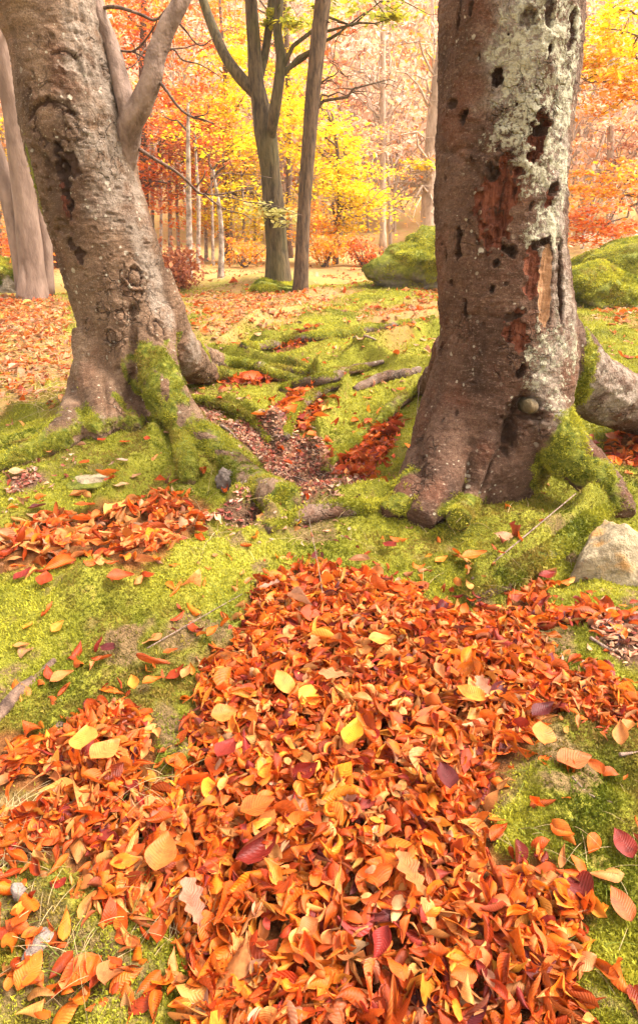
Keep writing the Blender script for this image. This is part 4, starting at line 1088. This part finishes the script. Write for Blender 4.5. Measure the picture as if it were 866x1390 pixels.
def twig(pts, r, label, name='twig', mat='twig', lift=.012):
    P = np.array([hit(a, b) + [0, 0, lift + (q[0] if q else 0)] for a, b, *q in pts])
    p, rr = smooth_path(P, np.linspace(r, r * .5, len(P)), 6)
    c = p.mean(0); m = MB(); m.tube(p - c, rr * (1 + .15 * vnoise(p * 60, 3)), 6)
    o = m.build(name, M[mat]); o.location = c
    tag(o, label, 'twig', 'dead twigs on the ground')
twig([(360, 580), (385, 587), (405, 594)], .009, 'pale stick lying across the top of the husk hollow')
twig([(372, 640), (400, 650), (425, 660)], .006, 'thin stick in the lower husk hollow near the leaf pocket')
twig([(300, 580), (312, 588), (322, 598)], .010, 'short thick stick at the left end of the husk hollow')
twig([(640, 790), (690, 750), (775, 706, .10)], .004, 'thin pale twig leaning against the pale stone')
twig([(840, 1030), (866, 1026)], .005, 'short grey twig on bare soil beside the drift')
twig([(775, 1060), (800, 1085), (840, 1098)], .0028, 'hair thin pale twig curving over the mossy bank')
twig([(440, 840), (435, 800, .03), (420, 740, .10)], .0022, 'thin dry stem rising from the upper drift')
twig([(200, 885), (260, 850), (330, 810)], .0025, 'long thin straw stem across the moss by the drift')
twig([(555, 645), (562, 610, .08), (566, 570, .2)], .004, 'dry upright stem beside the red leaf pocket')
twig([(800, 870), (825, 885), (850, 890)], .006, 'brown stick on the soil under the pale stone')
twig([(480, 460), (495, 458), (510, 463)], .012, 'short grey stick on the mossy rise behind')
# dark bare roots breaking through the moss at the left
def bare_root(pts, r, label):
    P = np.array([hit(a, b) + [0, 0, -.3 * r] for a, b in pts]); p, rr = smooth_path(P, r * np.array([.6] + [1.] * (len(P) - 2) + [.5]), 8)
    p = p + .01 * np.stack([vnoise(p * 8, k) for k in (1, 2, 3)], -1); c = p.mean(0)
    m = MB(); m.tube(p - c, rr * (1 + .2 * vnoise(p * 30, 4)), 10); o = m.build('root', M['bark_dark']); o.location = c
    tag(o, label, 'root')
bare_root([(-15, 985), (8, 960), (32, 935), (50, 920), (74, 895)], .018, 'dark bare root surfacing through moss on the slope')
bare_root([(50, 1003), (85, 985), (120, 968), (150, 955)], .016, 'dark bare root along the back edge of the drift arm')
def snaking_root(tree, pts, r, mossy):
    P = np.array([hit(a, b) + [0, 0, .15 * r] for a, b in pts]); p, rr = smooth_path(P, r * np.array([.7] + [1.] * (len(P) - 2) + [.4]), 9)
    p = p + .012 * np.stack([vnoise(p * 7, k) for k in (1, 2, 3)], -1)
    m = MB(); m.tube(p, rr * (1 + .2 * vnoise(p * 22, 4)), 12)
    V = np.vstack(m.V); ax = np.repeat(p, 12, 0); ax = np.vstack([ax, p[:1], p[-1:]])
    N = V - ax; N /= np.linalg.norm(N, axis=1)[:, None] + 1e-9
    ms = np.clip(mossy + .35 * N[:, 2] + .5 * fbm(V * 6, 3, 70), 0, .8)
    o = m.build('root', M['bark_r'], attrs=dict(moss=ms, lichen=ms * 0, wood=ms * 0, pale_wood=ms * 0, hole=ms * 0, grey=ms * 0 + .4)); adopt(tree, o)
    k = int(9000 * r / .04); i = RNG.integers(0, len(V) - 14, k); t = RNG.random((k, 1)); t2 = RNG.random((k, 1)); i2 = i - i % 12 + (i + 1) % 12; q = (V[i] * t + V[i + 12] * (1 - t)) * t2 + (V[i2] * t + V[i2 + 12] * (1 - t)) * (1 - t2)
    ok = RNG.random(k) < np.clip((ms[i] - .25) * 2.2, 0, 1); ok &= q[:, 2] > h_low(q[:, 0], q[:, 1]) - .01
    f = fronds(q[ok], N[i][ok], .0095, moss_cols(q[ok][:, 0], q[ok][:, 1], q[ok][:, 2]), 'moss', o); f['kind'] = 'stuff'
BR = next(o for o in COL.objects if o.name.startswith('beech_tree') and 'scarred' not in o['label'] and 'stout' in o['label'])
BL = next(o for o in COL.objects if o.name.startswith('beech_tree') and 'leaning' in o['label'])
snaking_root(BR, [(380, 533), (400, 525), (440, 515), (475, 505), (520, 492)], .038, .12)
snaking_root(BR, [(480, 530), (500, 522), (530, 512), (565, 505), (600, 490)], .036, .05)
snaking_root(BR, [(385, 595), (400, 560), (430, 535), (470, 520)], .034, .35)
snaking_root(BR, [(330, 472), (380, 468), (430, 458), (500, 448), (590, 432)], .045, .35)
snaking_root(BR, [(360, 720), (410, 702), (460, 694), (520, 690), (570, 685)], .035, .32)
snaking_root(BR, [(635, 815), (690, 785), (740, 755), (790, 715), (830, 690)], .04, .45)
snaking_root(BL, [(270, 488), (320, 494), (370, 502), (420, 508)], .04, .4)
snaking_root(BL, [(250, 540), (300, 552), (340, 572), (368, 600)], .034, .38)
snaking_root(BL, [(110, 580), (60, 600), (10, 618), (-40, 628)], .04, .25)

# old weathered stump root by the front root
def rock(name, c, size, seed, label, cat, mat, moss=None, cuts=9, sub=5, sharp=.86, group=None, rough=.06, rot=0):
    bm_ = []
    import bmesh
    bm = bmesh.new(); bmesh.ops.create_icosphere(bm, subdivisions=sub, radius=1)
    V = np.array([v.co[:] for v in bm.verts]); Fc = np.array([[v.index for v in f.verts] for f in bm.faces]); bm.free()
    r = np.random.default_rng(seed); D = r.normal(0, 1, (cuts, 3)); D /= np.linalg.norm(D, axis=1)[:, None]
    lim = r.uniform(.55, sharp, cuts)
    R = np.ones(len(V))
    for d, l in zip(D, lim):
        q = V @ d; R = np.where(q > .05, np.minimum(R, l / np.maximum(q, .05)), R)
    R = R * (1 + rough * fbm(V * 2.2 + seed, 4, seed) + .02 * fbm(V * 9, 2, seed + 3) + (rough * .3 * fbm(V * 5.5, 2, seed + 5)))
    W = V * R[:, None] * np.asarray(size)
    a = math.radians(rot); W = np.stack([W[:, 0] * math.cos(a) - W[:, 1] * math.sin(a), W[:, 0] * math.sin(a) + W[:, 1] * math.cos(a), W[:, 2]], -1)
    up = V[:, 2]
    ms = np.zeros(len(V)) if moss is None else moss(V, W)
    o = mesh_np(name, W, Fc, M[mat], attrs=dict(moss=ms)); o.location = [float(q) for q in c]
    tag(o, label, cat, group)
    if moss is not None and size[0] > .3:
        k = 50000; i = r.integers(0, len(Fc), k); b = r.dirichlet((1, 1, 1), k)
        Pm = (W[Fc[i]] * b[:, :, None]).sum(1); tri = W[Fc[i]]; Nm = np.cross(tri[:, 1] - tri[:, 0], tri[:, 2] - tri[:, 0]); Nm /= np.linalg.norm(Nm, axis=1)[:, None] + 1e-12
        mm = (ms[Fc[i]].mean(1) + .5 * fbm(Pm * 5, 3, seed)) > .5
        Pm, Nm = Pm[mm], Nm[mm]
        f = fronds(Pm, Nm, .013, 1.25 * moss_cols(Pm[:, 0] * 1.6 + c[0], Pm[:, 1] * 1.6, Pm[:, 2] * 1.6), 'moss', o); f['kind'] = 'stuff'
    return o

P = hit(812, 796); rock('stone', P + [.10, .11, .04], (.23, .16, .20), 17, 'pale angular stone with orange stain and moss on its right side', 'stone', 'stone', lambda V, W: np.clip(.75 * sstep(.0, .4, V[:, 0] + .3 * V[:, 2] * 0 - .2 * V[:, 2]) - .2 * (V[:, 2] > .75), 0, 1), rot=20, cuts=14, sharp=.70, rough=.05)
P = hit(27, 1217); rock('pebble', P + [0, 0, .014], (.017, .015, .022), 11, 'small grey pebble standing on moss below the drift arm', 'pebble', 'pebble', sub=4)
P = hit(615, 868); rock('pebble', P + [0, 0, .035], (.013, .012, .013), 12, 'tiny grey pebble at the upper right drift edge', 'pebble', 'pebble', sub=3)
P = hit(55, 1285); rock('flat_stone', P + [0, 0, .006], (.018, .042, .010), 13, 'flat grey stone half sunk in the moss under the small pebble', 'stone', 'pebble', sub=4, rot=-20)
P = hit(50, 660); rock('flat_stone', hit(125, 652) + [0, 0, .0], (.13, .10, .03), 14, 'flat pale stone breaking through the moss bank', 'stone', 'stone', lambda V, W: np.clip(.75 - .9 * sstep(.3, .9, V[:, 2]), 0, 1), rot=20)
P = hit(308, 668); rock('stump', P + [.0, .05, .03], (.065, .05, .075), 15, 'weathered grey stump of an old root under the mossy root', 'stump', 'pebble', cuts=7, sub=5, sharp=.9, rough=.2, rot=30)
P = hit(550, 392); rock('boulder', P + [.55, .3, .18], (.9, .8, .50), 21, 'large mossy boulder half hidden behind the scarred beech', 'boulder', 'boulder', lambda V, W: np.clip(.52 + .4 * V[:, 2], 0, 1), cuts=7, rot=15, rough=.16)
P = hit(810, 418); rock('boulder', P + [.0, .45, .14], (.66, .6, .38), 22, 'bright mossy boulder right of the scarred beech', 'boulder', 'boulder', lambda V, W: np.clip(.62 + .3 * V[:, 2], 0, 1), cuts=6, rough=.1)
P = hit(866, 405); rock('boulder', P + [.35, .9, .15], (.9, .8, .52), 23, 'mossy boulder at the right edge behind the bright mossy one', 'boulder', 'boulder', lambda V, W: np.clip(.55 + .35 * V[:, 2], 0, 1), cuts=6, rough=.1)
P = hit(0, 402); rock('boulder', P + [-.2, .5, .1], (.6, .5, .42), 24, 'dark mossy boulder left of the far grey beech', 'boulder', 'boulder', lambda V, W: np.clip(.3 + .4 * V[:, 2], 0, 1), cuts=6)
P = hit(378, 395); rock('boulder', P + [.0, .25, -.04], (.5, .35, .2), 25, 'low mossy hump at the foot of the forked oak', 'boulder', 'boulder', lambda V, W: np.clip(.65 + .35 * V[:, 2], 0, 1), cuts=4)

# ------------------------------------------------------------------ trees behind
CP = {'orange': [(.60, .13, .015), (.50, .09, .015), (.62, .22, .03), (.50, .12, .05)],
      'amber': [(.66, .26, .015), (.70, .36, .02), (.62, .18, .02), (.60, .30, .10)],
      'yellow': [(.72, .50, .012), (.76, .55, .02), (.62, .46, .02), (.68, .38, .015)],
      'lime': [(.36, .34, .03), (.50, .42, .03), (.28, .28, .04)],
      'russet': [(.32, .10, .04), (.42, .15, .06), (.28, .08, .04)],
      'peach': [(.64, .37, .24), (.62, .33, .17), (.66, .43, .31), (.62, .29, .11), (.58, .37, .28)],
      'cream': [(.50, .44, .16), (.44, .38, .10)]}
def flecks(P, size, pal, flat=.45, seed=0, tint=1.0):
    """leaf shaped quads at points P: vertices and colours"""
    r = np.random.default_rng(seed + len(P)); n = len(P)
    nrm = r.normal(0, flat, (n, 3)); nrm[:, 2] += 1; nrm /= np.linalg.norm(nrm, axis=1)[:, None]
    a = np.cross(nrm, r.normal(0, 1, (n, 3))); a /= np.linalg.norm(a, axis=1)[:, None] + 1e-9; b = np.cross(nrm, a)
    L = (size * np.exp(r.normal(0, .25, n)))[:, None]
    V = np.stack([P - a * L * .55, P + b * L * .3 + nrm * L * .06, P + a * L * .55, P - b * L * .3 + nrm * L * .06], 1)
    pc = np.array(CP[pal]); C = pc[r.integers(0, len(pc), n)] * np.exp(r.normal(0, .16, (n, 1))) * tint
    return V.reshape(-1, 3), np.repeat(np.clip(C, 0, .8), 4, 0)

def clump_points(c, rad, n, seed, sprays=None, flat=.12, sr=.45):
    """points gathered in flat sprays inside an ellipsoid, with gaps between the sprays"""
    r = np.random.default_rng(seed); k = sprays or max(6, n // 90)
    q = r.normal(0, 1, (k, 3)); q /= np.linalg.norm(q, axis=1)[:, None]; q *= (r.random((k, 1)) ** .45)
    C = np.asarray(c) + q * np.asarray(rad)
    i = r.integers(0, k, n); s = sr * np.exp(r.normal(0, .3, k))
    d = r.normal(0, .5, (n, 3)) * s[i][:, None]; d[:, 2] *= flat / .45; d[:, 2] -= .12 * (d[:, 0] ** 2 + d[:, 1] ** 2)
    return C[i] + d, C

def limb_path(a, b, r, sag=.12, n=7):
    t = np.linspace(0, 1, n)[:, None]; L = np.linalg.norm(b - a)
    p = a + (b - a) * t; p[:, 2] += (np.sin(t[:, 0] * PI) * sag * L)
    w = r.normal(0, .045 * L, (n, 3)); w[0] = w[-1] = 0
    return p + w

def bg_tree(name, label, trunk, clumps, bark, pal, seed, leaf=.07, flat=.35, group=None, cat='tree', limbs=10, crownname='crown', stems=None, twig_r=.012, limb_r=.03, sr=.45, twigs_per=3, tint=1.0):
    """trunk: list of (px,py,Y,r) or world points; clumps: (px,py,Y,rx,ry,rz,n)"""
    r = np.random.default_rng(seed)
    stems = stems or [trunk]
    W = [np.array([at_depth(a, b, Y) for a, b, Y, _ in st]) for st in stems]
    W[0][0, 2] = float(h_low(W[0][0, 0], W[0][0, 1])) - .1
    T = thing(name, W[0][0] + [0, 0, .1], label, cat, group)
    paths = []
    for st, w in zip(stems, W):
        p, rr = smooth_path(w, [q[3] for q in st], 6)
        p = p + .012 * np.stack([vnoise(p * 1.5, seed + k) for k in (1, 2, 3)], -1) * np.linspace(0, 1, len(p))[:, None]
        paths.append((p, rr))
    for i, (p, rr) in enumerate(paths):
        m = MB(); rr = rr * (1 + .05 * vnoise(p * 3, seed)); 
        if i == 0: 
            fl = np.exp(-(p[:, 2] - p[0, 2]) / .2) * (.55 if cat == 'tree' and name != 'beech_tree' else .25); rr = rr * (1 + fl)
        m.tube(p, rr, 16 if rr.max() > .08 else 8); adopt(T, m.build('trunk' if i == 0 else 'limb', M[bark]))
    allp = np.vstack([p[len(p) // 4:] for p, _ in paths]); 
    LV, LC, m, any_l = [], [], MB(), False
    for ci, (cx, cy, Y, rx, ry, rz, n) in enumerate(clumps):
        c = at_depth(cx, cy, Y)
        pal_ = pal[ci % len(pal)] if isinstance(pal, list) else pal
        if n > 0:
            P, C = clump_points(c, (rx, ry, rz), n, seed * 31 + ci, sr=sr)
            V, K = flecks(P, leaf, pal_, flat, seed + ci, tint); LV.append(V); LC.append(K)
        else:
            C = c + r.normal(0, .5, (max(4, limbs // 2), 3)) * [rx, ry, rz]
        for e in C[r.permutation(len(C))[:max(2, limbs // max(1, len(clumps)))]]:
            m = MB()
            d = np.linalg.norm(allp - (e - [0, 0, .5 * np.linalg.norm(e[:2] - allp[:, :2].mean(0))]), axis=1); s = allp[np.argmin(d)]
            lp = limb_path(s, e, r); L = np.linalg.norm(e - s); r0 = min(limb_r, .02 * L + .008)
            m.tube(lp, np.linspace(r0, twig_r * .35, len(lp)), 5, cap=False); any_l = True
            for _ in range(twigs_per):
                k = r.integers(2, len(lp)); e2 = lp[k] + r.normal(0, .33, 3) * min(L, 1.6) * [1, 1, .6]
                tp_ = limb_path(lp[k], e2, r, .05, 5); m.tube(tp_, np.linspace(twig_r * .7, twig_r * .2, 5), 3, cap=False)
            adopt(T, m.build('branch', M[bark if bark != 'bark_birch' else 'bark_dark']))
    if LV:
        V = np.vstack(LV); adopt(T, mesh_np(crownname, V, np.arange(len(V)).reshape(-1, 4), M['crown'], cols=np.vstack(LC), smooth=False))
    return T

def make_far():
    # forked oak in the clearing
    Y = float(hit(376, 384)[1]); r_ = lambda px: px / F * Y / 1.06 / 2 * .86
    bg_tree('oak_tree', 'forked oak with mossy olive bark standing in the clearing', None,
            [(400, 8, Y, .5, .5, .25, 500), (490, 8, Y - .3, .6, .4, .2, 420), (378, 290, Y - .4, .35, .3, .22, 260), (360, -70, Y, 1.6, 1.5, .5, 1200)], 'bark_oak', ['lime', 'lime', 'cream', 'lime'], 101, leaf=.075, limbs=12, sr=.25,
            stems=[[(378, 388, Y, r_(36)), (376, 340, Y, r_(32)), (372, 285, Y, r_(33)), (366, 225, Y, r_(29)), (360, 180, Y, r_(32)), (352, 135, Y, r_(24)), (347, 110, Y, r_(22)), (344, 60, Y, r_(19)), (340, 0, Y, r_(17)), (336, -120, Y, r_(12))],
                   [(350, 130, Y, r_(16)), (325, 103, Y, r_(17)), (306, 76, Y + .1, r_(15)), (292, 45, Y + .2, r_(14)), (276, 0, Y + .3, r_(13)), (255, -80, Y + .4, r_(10))],
                   [(366, 195, Y, r_(14)), (370, 165, Y - .15, r_(16)), (377, 120, Y - .2, r_(15)), (381, 80, Y - .2, r_(14)), (376, 40, Y - .2, r_(12)), (378, 0, Y - .2, r_(12)), (380, -90, Y - .2, r_(8))],
                   [(350, 112, Y, r_(12)), (358, 80, Y + .1, r_(12)), (364, 40, Y + .15, r_(11)), (368, 0, Y + .2, r_(10)), (375, -80, Y + .2, r_(7))]])
    Y2 = Y - .6
    bg_tree('slim_tree', 'slim straight brown trunk beside the forked oak', [(407, 384, Y2, .085), (413, 280, Y2, .082), (422, 160, Y2, .088), (432, 60, Y2, .09), (440, -10, Y2, .09), (448, -120, Y2, .07)],
            [(480, 60, Y2, .5, .2, .45, 0), (455, 100, Y2, .3, .2, .2, 0)], 'bark_slim', 'lime', 102, limbs=7, twig_r=.011, limb_r=.022, twigs_per=4)
    # grey beech with several stems at the far left
    Yl = float(hit(48, 402)[1]); rl = lambda px: px / F * Yl / 1.07 / 2 * .86
    bg_tree('beech_tree', 'grey many stemmed beech behind the leaning beech', None, [(-60, -40, Yl, 1.2, 1.5, .8, 500)], 'bark_far', 'amber', 103, limbs=4,
            stems=[[(45, 406, Yl, rl(46)), (43, 360, Yl, rl(40)), (37, 300, Yl, rl(35)), (28, 220, Yl, rl(33)), (18, 140, Yl, rl(33)), (2, 60, Yl, rl(32)), (-25, -60, Yl, rl(28))],
                   [(30, 395, Yl + .1, rl(20)), (24, 330, Yl + .1, rl(26)), (10, 260, Yl + .15, rl(26)), (-8, 200, Yl + .2, rl(24)), (-60, 60, Yl + .2, rl(22))],
                   [(66, 400, Yl + .1, rl(20)), (62, 320, Yl + .15, rl(17)), (50, 240, Yl + .3, rl(15)), (38, 160, Yl + .3, rl(14)), (20, 0, Yl + .3, rl(11))],
                   [(30, 404, Yl - .15, rl(16)), (33, 385, Yl - .12, rl(20)), (37, 340, Yl - .05, rl(18))]])
    # foliage trees behind, each with a trunk of its own
    def T(lab, px, py, Y, r, top, clumps, pal, seed, bark='bark_dark', **kw):
        x0 = px + RNG.uniform(-6, 6)
        bg_tree('tree', lab, [(px, py, Y, r), (x0, (py + top) / 2, Y, r * .8), (x0 + RNG.uniform(-12, 12), top, Y, r * .4)], clumps, bark, pal, seed, **kw)
    T('flame orange beech with drooping sprays behind the leaning beech', 196, 345, 15.5, .11, -60,
      [(225, 60, 15.5, 1.3, 1.5, 1.3, 3600), (235, 170, 15, 1.2, 1.5, 1.0, 4200), (215, 255, 15, 1.0, 1.3, .7, 3000), (180, 20, 16, 1.0, 1., 1., 1500), (255, 210, 14.5, .7, 1., .5, 1400)], ['orange', 'orange', 'orange', 'amber', 'russet'], 111, leaf=.075, limbs=20)
    T('golden yellow tree between the orange beech and the forked oak', 308, 352, 17, .06, -20,
      [(305, 140, 16.5, 1.0, 1.3, 1.0, 2600), (310, 225, 16.5, 1.3, 1.3, .8, 3400), (325, 290, 16, 1.3, 1.2, .6, 2600), (275, 300, 16.5, .6, 1., .5, 900), (320, 80, 17, .9, 1., .7, 1500), (290, 180, 16, .9, 1., .8, 1500)], ['yellow', 'yellow', 'yellow', 'amber', 'yellow', 'yellow'], 112, leaf=.08, limbs=18)
    T('broad yellow tree behind the slim brown trunk', 455, 350, 16, .06, 150,
      [(460, 245, 15.8, 1.2, 1.2, .6, 3200), (440, 190, 16, .9, 1.2, .6, 2000), (490, 285, 15.5, .8, 1.0, .45, 1500), (430, 305, 15, .8, 1., .5, 1500), (400, 150, 17, .7, 1., .7, 1700)], ['yellow', 'yellow', 'yellow', 'amber', 'yellow'], 113, leaf=.08, limbs=16)
    T('yellow tree with thin foliage above the forked oak limbs', 392, 350, 19, .09, -120,
      [(330, 30, 19, .9, 1., .9, 1200), (400, 60, 19, .8, 1., 1.1, 1500), (395, 130, 18.5, .6, 1., .8, 1200), (300, 5, 19, .7, 1., .4, 500)], ['amber', 'yellow', 'yellow', 'amber'], 114, leaf=.085, limbs=12)
    T('amber beech reaching in beside the right edge of the scarred beech', 900, 360, 11, .14, -100,
      [(820, 70, 10.5, .75, 1., .35, 1700), (845, 120, 10, .6, .9, .3, 1000), (800, 95, 10.5, .4, .6, .2, 500), (830, 260, 10.5, .8, 1., .35, 1500), (815, 300, 10, .7, .8, .28, 1400), (850, 20, 11, .8, .9, .5, 1300), (850, 235, 10.5, .4, .6, .2, 400)], ['yellow', 'amber', 'amber', 'amber', 'orange', 'yellow', 'amber'], 115, leaf=.065, limbs=18, sr=.32)
    T('orange leaved tree glowing between the grey beech stems', 75, 352, 14, .10, -60,
      [(50, 300, 14, .8, 1., .8, 1500), (40, 180, 14, 1., 1., 1.2, 1600), (60, 100, 14, 1.0, 1., 1.0, 1200), (10, 330, 13, .8, .8, .6, 1200), (75, 250, 14, .6, .8, .8, 900)], ['amber', 'yellow', 'amber', 'orange', 'amber'], 116, leaf=.075, limbs=12)
    bg_tree('tree', 'tree with pale grey trunk showing left of the scarred beech', [(582, 335, 13.5, .15), (583, 250, 13.5, .14), (592, 130, 13.5, .12), (612, 0, 13.5, .10), (620, -90, 13.5, .07)],
      [(565, 250, 13, .6, .8, .8, 60), (550, 180, 13, .7, .9, .8, 60), (560, 100, 13, .7, .9, .8, 40), (570, 222, 13, .22, .3, .1, 300), (520, 290, 13, .8, .8, .4, 0)], 'bark_pale', ['amber', 'amber', 'peach', 'yellow', 'amber'], 117, limbs=26, twigs_per=5, leaf=.06, twig_r=.010, sr=.2)
    T('bare peach tinted tree standing behind the slim brown trunk', 520, 345, 21, .10, -100,
      [(500, 60, 21, 1.4, 1.4, 1.6, 900), (530, 180, 21, 1.4, 1.2, 1.2, 900), (470, 120, 22, 1.0, 1., 1., 500)], ['peach', 'peach', 'russet'], 118, bark='bark_pale', limbs=24, twigs_per=6, leaf=.09)
    T('peach tinted sparse tree behind the amber beech sprays', 830, 335, 22, .12, -100,
      [(815, 160, 21, 1.0, 1.2, 1.2, 1300), (850, 210, 21, 1.0, 1., .8, 900), (840, 320, 18, 1.0, 1., .3, 700)], ['peach', 'russet', 'peach'], 119, bark='bark_pale', limbs=16, twigs_per=5, leaf=.09)
    # shrubs
    def shrub(lab, px, py, w, h, pal, n, seed, leaf=.06):
        P0 = hit(px, py); Y = float(P0[1]); s = Y / F
        T_ = thing('shrub', P0, lab, 'shrub'); m = MB(); r = np.random.default_rng(seed)
        for k in range(9):
            e = P0 + [r.uniform(-.45, .45) * w * s, r.uniform(-.3, .3), r.uniform(.5, 1) * h * s]
            m.tube(limb_path(P0 + r.normal(0, .05, 3) * [1, 1, 0], e, r, .05), np.linspace(.014, .004, 7), 5)
        adopt(T_, m.build('stem', M['bark_dark']))
        P, _ = clump_points(P0 + [0, 0, h * s * .5], (w * s * .5, .5, h * s * .5), n, seed, sr=.22, flat=.3)
        P = P[P[:, 2] > h_low(P[:, 0], P[:, 1])]
        V, C = flecks(P, leaf, pal, .8, seed); adopt(T_, mesh_np('foliage', V, np.arange(len(V)).reshape(-1, 4), M['crown'], cols=C, smooth=False))
    shrub('russet beech shrub right of the leaning beech trunk', 236, 392, 50, 48, 'russet', 1500, 131)
    shrub('reddish brown shrub left of the mossy boulder', 492, 362, 60, 34, 'orange', 1100, 132)
    shrub('golden shrub behind the slim brown trunk', 440, 362, 60, 45, 'amber', 1100, 133)
    shrub('orange shrub at the left behind the grey beech', 8, 385, 40, 60, 'orange', 900, 134)
    shrub('peach coloured shrub under the golden yellow tree', 330, 362, 80, 30, 'amber', 900, 135)
    shrub('rust coloured bramble right of the bright mossy boulder', 845, 352, 70, 30, 'russet', 800, 136)
    # thin birches
    ords = ['first', 'second', 'third', 'fourth', 'fifth', 'sixth', 'seventh', 'eighth', 'ninth', 'tenth', 'eleventh', 'twelfth']
    for i, (px, py, top, w_) in enumerate([(207, 358, 60, .07), (218, 353, 150, .06), (231, 360, 180, .07), (243, 357, 200, .06), (256, 377, 140, .07), (268, 366, 190, .06), (280, 354, 210, .06), (289, 360, 220, .05), (299, 377, 230, .06), (313, 356, 210, .05), (330, 357, 200, .05), (347, 354, 190, .05)]):
        P0 = hit(px, py); Y = float(P0[1])
        bg_tree('birch_tree', f'slender pale birch trunk, {ords[i]} to the right of the leaning beech', [(px, py, Y, w_ * .7), (px - 1 + RNG.uniform(-3, 3), (py + top) / 2, Y, w_ * .6), (px - 4 + RNG.uniform(-6, 6), top, Y, w_ * .3)],
                [(px - 3, top + 10, Y, .6, .6, .5, 260)], 'bark_birch', ['orange', 'amber', 'yellow'][i % 3], 140 + i, group='thin birches behind the leaning beech', limbs=4, leaf=.06, twig_r=.007)
    # wooded hillside far behind, one mass
    LV, LC, m = [], [], MB(); r = np.random.default_rng(5)
    k = 1350; a = np.radians(r.uniform(-36, 36, k)); d = 24 + 120 * r.random(k) ** 1.2
    for i in range(k):
        x, y = math.sin(a[i]) * d[i], math.cos(a[i]) * d[i]; z = float(h_low(x, y)); H = r.uniform(6, 11) * (.75 if d[i] < 36 else 1)
        if r.random() < .16: m.tube(np.array([[x, y, z - .3], [x + r.normal(0, .2), y, z + H * .5], [x + r.normal(0, .5), y, z + H]]), np.array([.07, .05, .02]), 4, cap=False)
        pal = r.choice(['peach', 'peach', 'peach', 'peach', 'russet', 'amber', 'orange'], p=[.26, .26, .22, .12, .02, .09, .03])
        n = int(190 if d[i] < 60 else 110)
        P, C = clump_points((x, y, z + H * .62), (1.8, 1.8, H * .38), n, 1000 + i, sprays=14, sr=.9, flat=.3)
        V, K = flecks(P, .16 + .0022 * d[i], pal, .9, i); LV.append(V); LC.append(K)
        for e in C[:9]:
            q = np.array([x, y, max(z + H * .15, e[2] - r.uniform(1, 3))]); m.tube(limb_path(q, e + r.normal(0, .6, 3), r, .08, 5), np.linspace(.04, .012, 5), 3, cap=False)
    o = m.build('far_wood_trunks', M['bark_pale']); tag(o, 'pale trunks and boughs of the wood on the hillside', 'far wood', kind='stuff')
    V = np.vstack(LV); o = mesh_np('far_wood', V, np.arange(len(V)).reshape(-1, 4), M['crown'], cols=np.vstack(LC), smooth=False)
    tag(o, 'peach and pink autumn wood covering the hillside behind the clearing', 'far wood', kind='stuff')
make_far()

# ------------------------------------------------------------------ air between the clearing and the far hillside
def make_haze():
    import bmesh
    bm = bmesh.new(); bmesh.ops.create_cube(bm, size=1)
    for v in bm.verts: v.co = Vector((v.co.x * 360, v.co.y * 360, -3 + (v.co.z + .5) * 72))
    me = bpy.data.meshes.new('haze'); bm.to_mesh(me); bm.free()
    m = bpy.data.materials.new('haze'); m.use_nodes = True; t = m.node_tree; t.nodes.clear()
    o_ = t.nodes.new('ShaderNodeOutputMaterial'); v = t.nodes.new('ShaderNodeVolumePrincipled')
    v.inputs['Color'].default_value = (.95, .90, .86, 1); v.inputs['Density'].default_value = .0009
    t.links.new(v.outputs[0], o_.inputs['Volume']); me.materials.append(m)
    o = link(bpy.data.objects.new('haze', me)); tag(o, kind='stuff', label='faint pale haze over the far hillside', cat='haze')
make_haze()
SC.cycles.volume_bounces = 1
